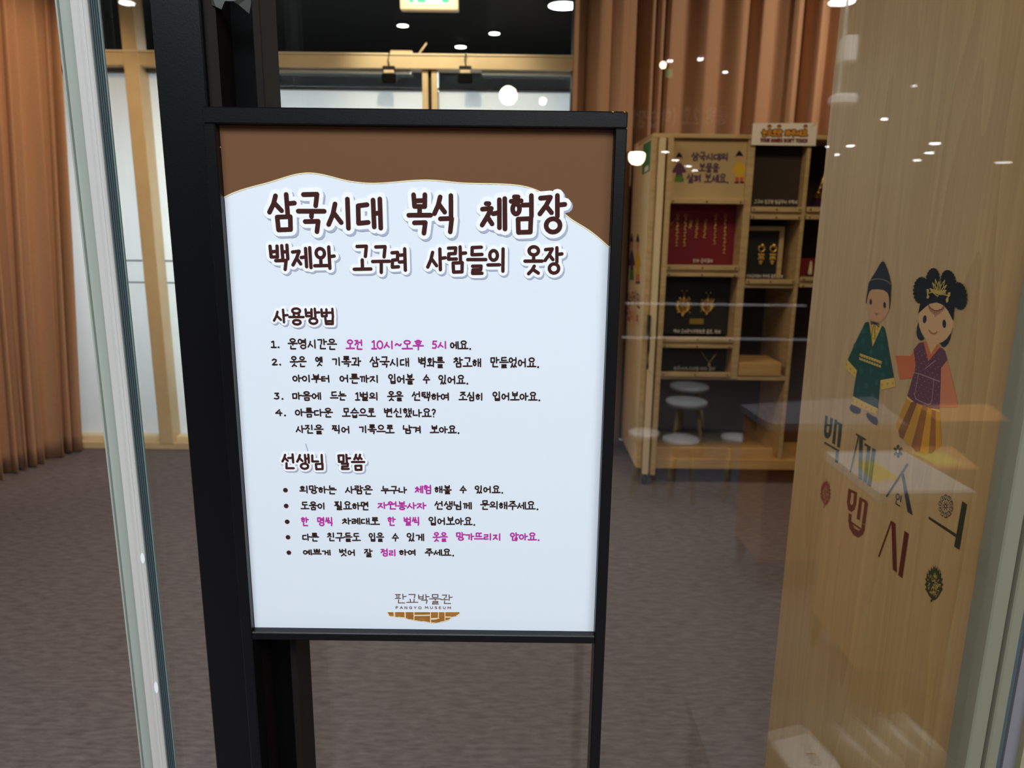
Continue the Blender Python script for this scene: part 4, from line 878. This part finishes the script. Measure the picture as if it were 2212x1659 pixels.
for px in (1662, 1683, 1740):
    c = onY(px, 275, yy); m = MB(); m.add([(c.x + .0105 * math.cos(t * .5), yy - .0005, c.z + .0105 * math.sin(t * .5)) for t in range(13)], [tuple(range(13))])
    h_ = m.build('peeking_face', 'print_skin', nc); MB().add([(c.x + .0125 * math.cos(t * .45), yy - .0009, c.z + .002 + .0125 * math.sin(t * .45)) for t in range(8)], [tuple(range(8))]).build('hair', 'print_brown', h_)

# ------------------------------------------------------------------ white glazed partition at the far end
WY = 4.63
def zw(y, x): return onY(x, y, WY).z
def xw(x, y): return onY(x, y, WY).x
zr1, zr0 = zw(113, 700), zw(146, 700)
def frame_bar(nm, x0, x1, y0, y1, z0, z1, m='beige_frame', **kw):
    o = MB().bbox(x0, x1, y0, y1, z0, z1, .003).build(nm, m); o['kind'] = 'structure'
    for k, v in kw.items(): o[k] = v
    return o
RX0, RX1 = -3.15, .37
frame_bar('trim_1', RX0, RX1, WY, WY + .12, zr0, zr1 - .012, label='beige horizontal rail above the white panels')
frame_bar('trim_1', RX0, RX1, WY - .008, WY + .128, zr1 - .012, zr1, 'beige_frame_pale')
frame_bar('trim_2', RX0, RX1, WY, WY + .12, 0, .045, label='beige bottom rail of the partition')
frame_bar('trim_2', RX0, RX1, WY + .05, WY + .12, .045, .075, 'beige_frame_pale')
ml0, ml1 = xw(302, 500), xw(333, 500)
frame_bar('trim_3', ml0, ml1, WY - .004, WY + .115, .04, 2.99, label='beige upright of the partition')
mr0, mr1 = xw(911, 215), xw(944, 215)
frame_bar('trim_3', mr0, mr0 + .035, WY + .03, WY + .12, .04, zr0)
frame_bar('trim_3', mr1 - .035, mr1, WY + .03, WY + .12, .04, zr0)
frame_bar('trim_3', mr0 + .035, mr1 - .035, WY + .06, WY + .12, .04, zr0, 'dark_wall')
frame_bar('trim_3', -1.62, xw(573, 215), WY, WY + .12, .04, zw(196, 560))
frame_bar('trim_3', RX1 - .04, RX1, WY, WY + .12, .04, 2.99, 'dark_wall')
YFm = WY + .118
def film(n, x0, x1, z1):
    o = MB().box(x0, x1, YFm, YFm + .006, .06, z1).build('window_%d' % n, 'white_film'); o['kind'] = 'structure'; o['label'] = 'white frosted partition panel'
    return o
film(2, RX0, ml0 + .02, zr0 - .02); film(3, ml1 - .02, -1.6, zr0 - .02); film(4, -1.6, mr0 + .04, zw(196, 700) + .02); film(5, mr1 - .04, RX1 - .02, zw(200, 1100) + .02)
for x0, x1, z in ((-1.6, mr0 + .03, zw(194, 700) + .02), (mr1 - .03, RX1 - .02, zw(198, 1100) + .02)):
    frame_bar('trim_4', x0, x1, WY + .10, WY + .118, z, z + .012, 'black_steel')
for x0, x1 in ((RX0, ml0), (ml1, -1.6)): frame_bar('trim_4', x0, x1, WY + .085, WY + .117, zr0 - .025, zr0, 'grey_wall')
w_ = MB().box(-1.6, RX1 - .02, WY + .10, WY + .104, zw(194, 700) + .034, zr0 - .014).build('window_6', 'clear_glass'); w_['kind'] = 'structure'
fl_ = MB().box(-1.5, -.62, WY + .03, WY + .06, zr0 - .022, zr0 - .003).build('trim_5', 'aluminium_pale'); fl_['kind'] = 'structure'
fl_ = MB().box(-.2, RX1 - .04, WY + .03, WY + .06, zr0 - .022, zr0 - .003).build('trim_5', 'aluminium_pale'); fl_['kind'] = 'structure'
# safety stripe on the left panels
sy_ = onY(300, 563, YFm); sz0 = onY(300, 610, YFm).z
for nm, z in (('upper', sy_.z), ('lower', sz0)):
    o = MB().box(ml0 - .40, ml1 + .6, YFm - .002, YFm, z - .004, z + .004).build('trim_6', 'grey_line'); o['kind'] = 'structure'
# hook clips over the rail
for px, lb in ((840, 'black clip hanging from the beige rail below the wooden block'), (1005, 'black clip hanging from the beige rail nearer the curtain')):
    c = onY(px, 150, WY - .02); t = thing('hanging_clip', lb, 'clip', (c.x, WY - .02, c.z), 'hanging clips on the rail')
    MB().tube([(c.x + .006, WY + .02, zr1 + .004), (c.x + .004, WY - .014, zr1 + .004), (c.x - .004, WY - .018, zr1 - .04), (c.x + .003, WY - .018, c.z + .02)], .0032, 6).build('hook', 'black_steel', t)
    MB().bbox(c.x - .036, c.x + .036, WY - .032, WY - .004, c.z - .002, c.z + .018, .003).build('jaw', 'black_steel', t)
    MB().bbox(c.x - .030, c.x + .030, WY - .030, WY - .006, c.z - .022, c.z - .002, .003).build('tab', 'beige_frame', t)
    MB().bbox(c.x - .042, c.x + .042, WY - .024, WY - .010, c.z - .075, c.z - .022, .004).build('holder', 'black_inside', t)
c = onY(870, 108, WY + .05)
o = MB().bbox(c.x - .07, c.x + .06, WY + .02, WY + .10, zr1, zr1 + .02, .003).build('wooden_block', 'beige_frame'); tag(o, 'short beige block lying on the rail under the exit sign', 'block')
o = MB().tube([(c.x + .085, WY + .06, zr1), (c.x + .14, WY + .06, zr1 + .07)], .006, 6).build('wooden_stick', 'beige_frame'); tag(o, 'thin beige stick leaning up from the rail', 'stick')

# exit sign hanging from the ceiling
ey = 4.45; a = onY(864, 20, ey); b = onY(990, 20, ey)
ex = thing('exit_sign', 'green and white exit sign in a cream box hanging from the black ceiling', 'exit sign', ((a.x + b.x) / 2, ey + .03, a.z))
hgt = .21
MB().bbox(a.x, b.x, ey, ey + .06, a.z, a.z + hgt, .006).build('housing', 'cream_plastic', ex)
MB().box((a.x + b.x) / 2 - .02, (a.x + b.x) / 2 + .02, ey + .02, ey + .04, a.z + hgt, 3.0).build('bracket', 'black_steel', ex)
w = b.x - a.x
bev = MB().bbox(a.x + w * .125, b.x - w * .125, ey - .004, ey, a.z + .022, a.z + hgt - .02, .002).build('bezel', 'beige_frame_pale', ex)
fc = MB().box(a.x + w * .16, b.x - w * .16, ey - .0055, ey - .004, a.z + .035, a.z + hgt - .03).build('face', 'exit_green', ex)
ux = a.x + w * .5; uz = a.z + .035
pic = [[(ux - .02, uz), (ux + .075, uz), (ux + .045, uz + .045), (ux + .02, uz + .10), (ux - .03, uz + .10), (ux - .005, uz + .04)], [(ux - .075, uz), (ux - .06, uz), (ux - .085, uz + .03), (ux - .10, uz + .03)]]
m = MB()
for p in pic: m.add([(x, ey - .006, z) for x, z in p], [tuple(range(len(p)))])
m.add([(ux + .005 + .017 * math.cos(t * .5), ey - .006, uz + .122 + .017 * math.sin(t * .5)) for t in range(12)], [tuple(range(12))])
m.build('running_figure', 'exit_white', fc)
# downlights of the room beyond
for i, (px, py, r, mm, lb) in enumerate(((870, 55, .045, 'lamp_glow', 'small round downlight under the exit sign, in the black ceiling'), (1068, 72, .045, 'lamp_glow_cool', 'small cool downlight in the black ceiling between the exit sign and the curtain'),
                                 (995, 101, .05, 'lamp_glow', 'small warm downlight just above the beige rail'), (1217, 12, .11, 'lamp_glow_cool', 'large bright downlight at the upper edge of the folded curtain'))):
    p = onZ(px, py, 2.985); t = thing('downlight', lb, 'downlight', (p.x, p.y, 3.0), 'downlights beyond the partition')
    MB().lathe([(r * 1.25, 2.984), (r * 1.25, 3.0), (r * .98, 3.0), (r * .98, 2.984)], p.x, p.y, 0, 20).build('ring', 'lamp_ring', t)
    MB().lathe([(r * .97, 2.980), (r * .97, 2.999)], p.x, p.y, 0, 20).build('lens', mm, t)

# ------------------------------------------------------------------ curtains
def curtain(nm, path, zt, zb, amp, waves, label, seed, flare=0.0, nz=26, n=260, lean=0.0, th=.004):
    """a pleated sheet that hangs from zt to zb along a plan path"""
    rnd = random.Random(seed)
    P = [Vector((x, y, 0)) for x, y in path]; seg = [(P[i + 1] - P[i]).length for i in range(len(P) - 1)]; LT = sum(seg)
    def at(s):
        d = s * LT
        for i, l in enumerate(seg):
            if d <= l or i == len(seg) - 1: return P[i] + (P[i + 1] - P[i]) * min(1, d / l), (P[i + 1] - P[i]).normalized()
            d -= l
    # uneven pleats
    xs = [0.0]
    while xs[-1] < 1: xs.append(xs[-1] + rnd.choice((.45, .6, .9, 1.1, 1.5, 1.9)) * rnd.uniform(.85, 1.15) / waves)
    amps = [rnd.uniform(.35, 1.1) for _ in xs]; drift = [rnd.uniform(-.5, .5) for _ in xs]
    rows = []
    for j in range(nz + 1):
        v = j / nz; z = zt + (zb - zt) * v; row = []
        for k in range(n + 1):
            s = k / n; p, t = at(s); nrm = Vector((-t.y, t.x, 0))
            i = max(q for q in range(len(xs)) if xs[q] <= s) if s < xs[-1] else len(xs) - 1
            w = (s - xs[i]) / ((xs[i + 1] - xs[i]) if i + 1 < len(xs) else 1 / waves)
            sh = .5 - .5 * math.cos(2 * math.pi * w); sh = sh ** .75
            a = amp * amps[i] * (.75 + flare * v) ; off = a * (sh - .5)
            side = drift[i] * .018 * math.sin(v * 2.4 + i) + a * .18 * math.sin(2 * math.pi * w) * (.6 + .4 * v)
            q = p + nrm * off + t * side + nrm * (.012 * math.sin(v * 5 + s * 9) * v)
            zz = z + (.012 * math.sin(s * 40) * v if j == nz else 0)
            row.append((q.x + lean * v, q.y, zz))
        rows.append(row)
    o = MB().grid(rows).build(nm, 'curtain')
    md = o.modifiers.new('thick', 'SOLIDIFY'); md.thickness = th
    return tag(o, label, 'curtain')
curtain('curtain', [(-2.62, 4.58), (-2.72, 4.22), (-2.81, 3.95), (-2.86, 3.4), (-2.88, 2.6)], 2.98, .012, .13, 25, 'brown pleated floor length curtain beside the white partition and the open doorway', 3, .25, n=420, lean=-.19)
curtain('curtain', [(.325, 4.53), (.52, 4.52), (.60, 4.62), (.66, 4.95), (1.5, 5.04), (2.70, 5.04)], 2.98, .02, .19, 22, 'brown pleated curtain hanging behind the display cabinet', 11, .1, n=700)

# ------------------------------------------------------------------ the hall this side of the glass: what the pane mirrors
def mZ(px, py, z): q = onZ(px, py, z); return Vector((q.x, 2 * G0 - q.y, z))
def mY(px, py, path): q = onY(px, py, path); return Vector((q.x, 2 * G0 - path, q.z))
def table(nm, corners, zt, label, m_top, m_side, sink=.0, inset=.03):
    c = [mZ(px, py, zt) for px, py in corners]; mid = sum(c, Vector()) / 4
    t = thing(nm, label, 'table', (mid.x, mid.y, 0), 'tables in the hall')
    o = MB().prism([tuple(p) for p in c], (0, 0, -.028)).build('table_top', m_top, t)
    b = [mid + (p - mid) * (1 - inset * 2) for p in c]
    MB().prism([(p.x, p.y, zt - .028) for p in b], (0, 0, -(zt - .028 - .12))).build('cabinet_body', m_side, t)
    for p in b:
        q = mid + (p - mid) * .9; MB().lathe([(.02, 0), (.022, .12)], q.x, q.y, 0, 10).build('foot', 'black_plastic', t)
    return c
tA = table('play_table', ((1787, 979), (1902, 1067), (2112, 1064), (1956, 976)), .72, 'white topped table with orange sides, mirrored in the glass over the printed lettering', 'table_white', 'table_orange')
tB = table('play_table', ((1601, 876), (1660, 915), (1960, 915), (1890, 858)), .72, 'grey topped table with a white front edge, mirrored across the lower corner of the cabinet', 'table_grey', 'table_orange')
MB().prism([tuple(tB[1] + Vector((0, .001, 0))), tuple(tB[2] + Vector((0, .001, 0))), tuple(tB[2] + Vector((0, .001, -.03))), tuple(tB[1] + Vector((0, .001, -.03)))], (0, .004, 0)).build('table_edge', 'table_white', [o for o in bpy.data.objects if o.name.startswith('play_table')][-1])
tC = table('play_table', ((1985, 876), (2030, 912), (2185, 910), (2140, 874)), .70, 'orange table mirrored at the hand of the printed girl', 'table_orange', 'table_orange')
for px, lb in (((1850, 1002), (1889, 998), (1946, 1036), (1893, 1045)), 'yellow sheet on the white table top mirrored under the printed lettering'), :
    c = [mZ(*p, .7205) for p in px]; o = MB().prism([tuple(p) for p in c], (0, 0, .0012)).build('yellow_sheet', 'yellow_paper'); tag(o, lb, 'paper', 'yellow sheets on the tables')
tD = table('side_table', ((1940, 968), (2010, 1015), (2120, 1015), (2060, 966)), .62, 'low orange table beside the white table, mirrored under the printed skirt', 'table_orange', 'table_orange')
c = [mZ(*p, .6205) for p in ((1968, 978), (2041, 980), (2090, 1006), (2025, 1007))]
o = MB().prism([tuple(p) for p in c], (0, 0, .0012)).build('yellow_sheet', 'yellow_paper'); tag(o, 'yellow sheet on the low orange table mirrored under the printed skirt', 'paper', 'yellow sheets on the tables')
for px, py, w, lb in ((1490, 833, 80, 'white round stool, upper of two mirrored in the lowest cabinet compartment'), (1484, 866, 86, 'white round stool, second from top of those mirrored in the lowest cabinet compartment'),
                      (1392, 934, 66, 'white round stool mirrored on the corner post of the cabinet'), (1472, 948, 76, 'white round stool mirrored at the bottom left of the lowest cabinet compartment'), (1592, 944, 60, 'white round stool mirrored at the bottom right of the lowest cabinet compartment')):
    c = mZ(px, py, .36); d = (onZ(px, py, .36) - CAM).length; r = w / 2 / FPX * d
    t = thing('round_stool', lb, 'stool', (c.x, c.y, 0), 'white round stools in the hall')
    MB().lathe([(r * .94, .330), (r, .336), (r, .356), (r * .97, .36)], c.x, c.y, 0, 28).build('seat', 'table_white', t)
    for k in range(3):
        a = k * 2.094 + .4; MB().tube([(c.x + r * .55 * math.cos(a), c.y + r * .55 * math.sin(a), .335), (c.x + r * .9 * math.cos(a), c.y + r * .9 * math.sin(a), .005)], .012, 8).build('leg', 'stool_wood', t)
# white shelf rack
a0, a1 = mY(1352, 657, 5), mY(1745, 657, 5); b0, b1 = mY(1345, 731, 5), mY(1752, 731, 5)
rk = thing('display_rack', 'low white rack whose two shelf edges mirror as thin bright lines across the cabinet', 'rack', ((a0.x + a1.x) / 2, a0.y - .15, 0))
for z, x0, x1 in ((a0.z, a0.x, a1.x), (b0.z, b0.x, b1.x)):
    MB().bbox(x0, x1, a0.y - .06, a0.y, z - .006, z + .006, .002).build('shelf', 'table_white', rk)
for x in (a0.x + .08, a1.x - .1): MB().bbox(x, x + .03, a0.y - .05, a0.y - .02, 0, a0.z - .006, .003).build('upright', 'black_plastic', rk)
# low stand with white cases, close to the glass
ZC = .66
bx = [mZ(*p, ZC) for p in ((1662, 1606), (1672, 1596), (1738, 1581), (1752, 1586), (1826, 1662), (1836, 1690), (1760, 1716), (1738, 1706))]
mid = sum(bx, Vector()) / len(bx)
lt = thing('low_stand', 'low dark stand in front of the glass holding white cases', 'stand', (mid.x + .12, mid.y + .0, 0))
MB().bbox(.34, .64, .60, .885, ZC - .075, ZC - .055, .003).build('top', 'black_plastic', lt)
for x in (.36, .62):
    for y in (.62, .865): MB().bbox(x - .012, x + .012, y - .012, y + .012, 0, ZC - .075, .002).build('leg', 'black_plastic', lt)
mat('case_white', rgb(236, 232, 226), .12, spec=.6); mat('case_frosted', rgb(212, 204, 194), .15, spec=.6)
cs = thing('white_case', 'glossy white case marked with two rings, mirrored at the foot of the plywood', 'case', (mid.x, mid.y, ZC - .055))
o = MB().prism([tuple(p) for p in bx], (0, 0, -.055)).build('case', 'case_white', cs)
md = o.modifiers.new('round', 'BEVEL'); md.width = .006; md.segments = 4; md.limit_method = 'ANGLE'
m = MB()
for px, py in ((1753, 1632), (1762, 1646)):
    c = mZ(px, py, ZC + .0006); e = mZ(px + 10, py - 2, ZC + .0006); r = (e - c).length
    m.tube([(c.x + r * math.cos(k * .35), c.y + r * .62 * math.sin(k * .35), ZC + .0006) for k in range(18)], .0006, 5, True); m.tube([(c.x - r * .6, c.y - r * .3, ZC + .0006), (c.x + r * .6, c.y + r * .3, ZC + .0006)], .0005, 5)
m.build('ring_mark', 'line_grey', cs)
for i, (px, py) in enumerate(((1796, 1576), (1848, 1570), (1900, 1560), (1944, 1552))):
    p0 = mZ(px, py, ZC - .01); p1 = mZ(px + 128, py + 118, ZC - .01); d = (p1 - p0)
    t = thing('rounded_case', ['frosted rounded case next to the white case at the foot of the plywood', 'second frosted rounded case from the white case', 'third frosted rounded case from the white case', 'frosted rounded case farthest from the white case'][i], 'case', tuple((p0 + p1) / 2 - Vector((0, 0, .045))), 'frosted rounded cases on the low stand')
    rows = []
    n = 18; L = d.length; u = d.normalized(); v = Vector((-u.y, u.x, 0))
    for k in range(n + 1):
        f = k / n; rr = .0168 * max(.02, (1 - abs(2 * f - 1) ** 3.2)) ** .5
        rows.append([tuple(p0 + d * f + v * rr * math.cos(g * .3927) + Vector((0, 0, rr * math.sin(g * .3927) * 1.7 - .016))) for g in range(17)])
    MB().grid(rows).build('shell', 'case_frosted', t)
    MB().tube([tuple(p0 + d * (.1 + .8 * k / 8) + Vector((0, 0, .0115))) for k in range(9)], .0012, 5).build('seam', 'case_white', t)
# lamps of the hall
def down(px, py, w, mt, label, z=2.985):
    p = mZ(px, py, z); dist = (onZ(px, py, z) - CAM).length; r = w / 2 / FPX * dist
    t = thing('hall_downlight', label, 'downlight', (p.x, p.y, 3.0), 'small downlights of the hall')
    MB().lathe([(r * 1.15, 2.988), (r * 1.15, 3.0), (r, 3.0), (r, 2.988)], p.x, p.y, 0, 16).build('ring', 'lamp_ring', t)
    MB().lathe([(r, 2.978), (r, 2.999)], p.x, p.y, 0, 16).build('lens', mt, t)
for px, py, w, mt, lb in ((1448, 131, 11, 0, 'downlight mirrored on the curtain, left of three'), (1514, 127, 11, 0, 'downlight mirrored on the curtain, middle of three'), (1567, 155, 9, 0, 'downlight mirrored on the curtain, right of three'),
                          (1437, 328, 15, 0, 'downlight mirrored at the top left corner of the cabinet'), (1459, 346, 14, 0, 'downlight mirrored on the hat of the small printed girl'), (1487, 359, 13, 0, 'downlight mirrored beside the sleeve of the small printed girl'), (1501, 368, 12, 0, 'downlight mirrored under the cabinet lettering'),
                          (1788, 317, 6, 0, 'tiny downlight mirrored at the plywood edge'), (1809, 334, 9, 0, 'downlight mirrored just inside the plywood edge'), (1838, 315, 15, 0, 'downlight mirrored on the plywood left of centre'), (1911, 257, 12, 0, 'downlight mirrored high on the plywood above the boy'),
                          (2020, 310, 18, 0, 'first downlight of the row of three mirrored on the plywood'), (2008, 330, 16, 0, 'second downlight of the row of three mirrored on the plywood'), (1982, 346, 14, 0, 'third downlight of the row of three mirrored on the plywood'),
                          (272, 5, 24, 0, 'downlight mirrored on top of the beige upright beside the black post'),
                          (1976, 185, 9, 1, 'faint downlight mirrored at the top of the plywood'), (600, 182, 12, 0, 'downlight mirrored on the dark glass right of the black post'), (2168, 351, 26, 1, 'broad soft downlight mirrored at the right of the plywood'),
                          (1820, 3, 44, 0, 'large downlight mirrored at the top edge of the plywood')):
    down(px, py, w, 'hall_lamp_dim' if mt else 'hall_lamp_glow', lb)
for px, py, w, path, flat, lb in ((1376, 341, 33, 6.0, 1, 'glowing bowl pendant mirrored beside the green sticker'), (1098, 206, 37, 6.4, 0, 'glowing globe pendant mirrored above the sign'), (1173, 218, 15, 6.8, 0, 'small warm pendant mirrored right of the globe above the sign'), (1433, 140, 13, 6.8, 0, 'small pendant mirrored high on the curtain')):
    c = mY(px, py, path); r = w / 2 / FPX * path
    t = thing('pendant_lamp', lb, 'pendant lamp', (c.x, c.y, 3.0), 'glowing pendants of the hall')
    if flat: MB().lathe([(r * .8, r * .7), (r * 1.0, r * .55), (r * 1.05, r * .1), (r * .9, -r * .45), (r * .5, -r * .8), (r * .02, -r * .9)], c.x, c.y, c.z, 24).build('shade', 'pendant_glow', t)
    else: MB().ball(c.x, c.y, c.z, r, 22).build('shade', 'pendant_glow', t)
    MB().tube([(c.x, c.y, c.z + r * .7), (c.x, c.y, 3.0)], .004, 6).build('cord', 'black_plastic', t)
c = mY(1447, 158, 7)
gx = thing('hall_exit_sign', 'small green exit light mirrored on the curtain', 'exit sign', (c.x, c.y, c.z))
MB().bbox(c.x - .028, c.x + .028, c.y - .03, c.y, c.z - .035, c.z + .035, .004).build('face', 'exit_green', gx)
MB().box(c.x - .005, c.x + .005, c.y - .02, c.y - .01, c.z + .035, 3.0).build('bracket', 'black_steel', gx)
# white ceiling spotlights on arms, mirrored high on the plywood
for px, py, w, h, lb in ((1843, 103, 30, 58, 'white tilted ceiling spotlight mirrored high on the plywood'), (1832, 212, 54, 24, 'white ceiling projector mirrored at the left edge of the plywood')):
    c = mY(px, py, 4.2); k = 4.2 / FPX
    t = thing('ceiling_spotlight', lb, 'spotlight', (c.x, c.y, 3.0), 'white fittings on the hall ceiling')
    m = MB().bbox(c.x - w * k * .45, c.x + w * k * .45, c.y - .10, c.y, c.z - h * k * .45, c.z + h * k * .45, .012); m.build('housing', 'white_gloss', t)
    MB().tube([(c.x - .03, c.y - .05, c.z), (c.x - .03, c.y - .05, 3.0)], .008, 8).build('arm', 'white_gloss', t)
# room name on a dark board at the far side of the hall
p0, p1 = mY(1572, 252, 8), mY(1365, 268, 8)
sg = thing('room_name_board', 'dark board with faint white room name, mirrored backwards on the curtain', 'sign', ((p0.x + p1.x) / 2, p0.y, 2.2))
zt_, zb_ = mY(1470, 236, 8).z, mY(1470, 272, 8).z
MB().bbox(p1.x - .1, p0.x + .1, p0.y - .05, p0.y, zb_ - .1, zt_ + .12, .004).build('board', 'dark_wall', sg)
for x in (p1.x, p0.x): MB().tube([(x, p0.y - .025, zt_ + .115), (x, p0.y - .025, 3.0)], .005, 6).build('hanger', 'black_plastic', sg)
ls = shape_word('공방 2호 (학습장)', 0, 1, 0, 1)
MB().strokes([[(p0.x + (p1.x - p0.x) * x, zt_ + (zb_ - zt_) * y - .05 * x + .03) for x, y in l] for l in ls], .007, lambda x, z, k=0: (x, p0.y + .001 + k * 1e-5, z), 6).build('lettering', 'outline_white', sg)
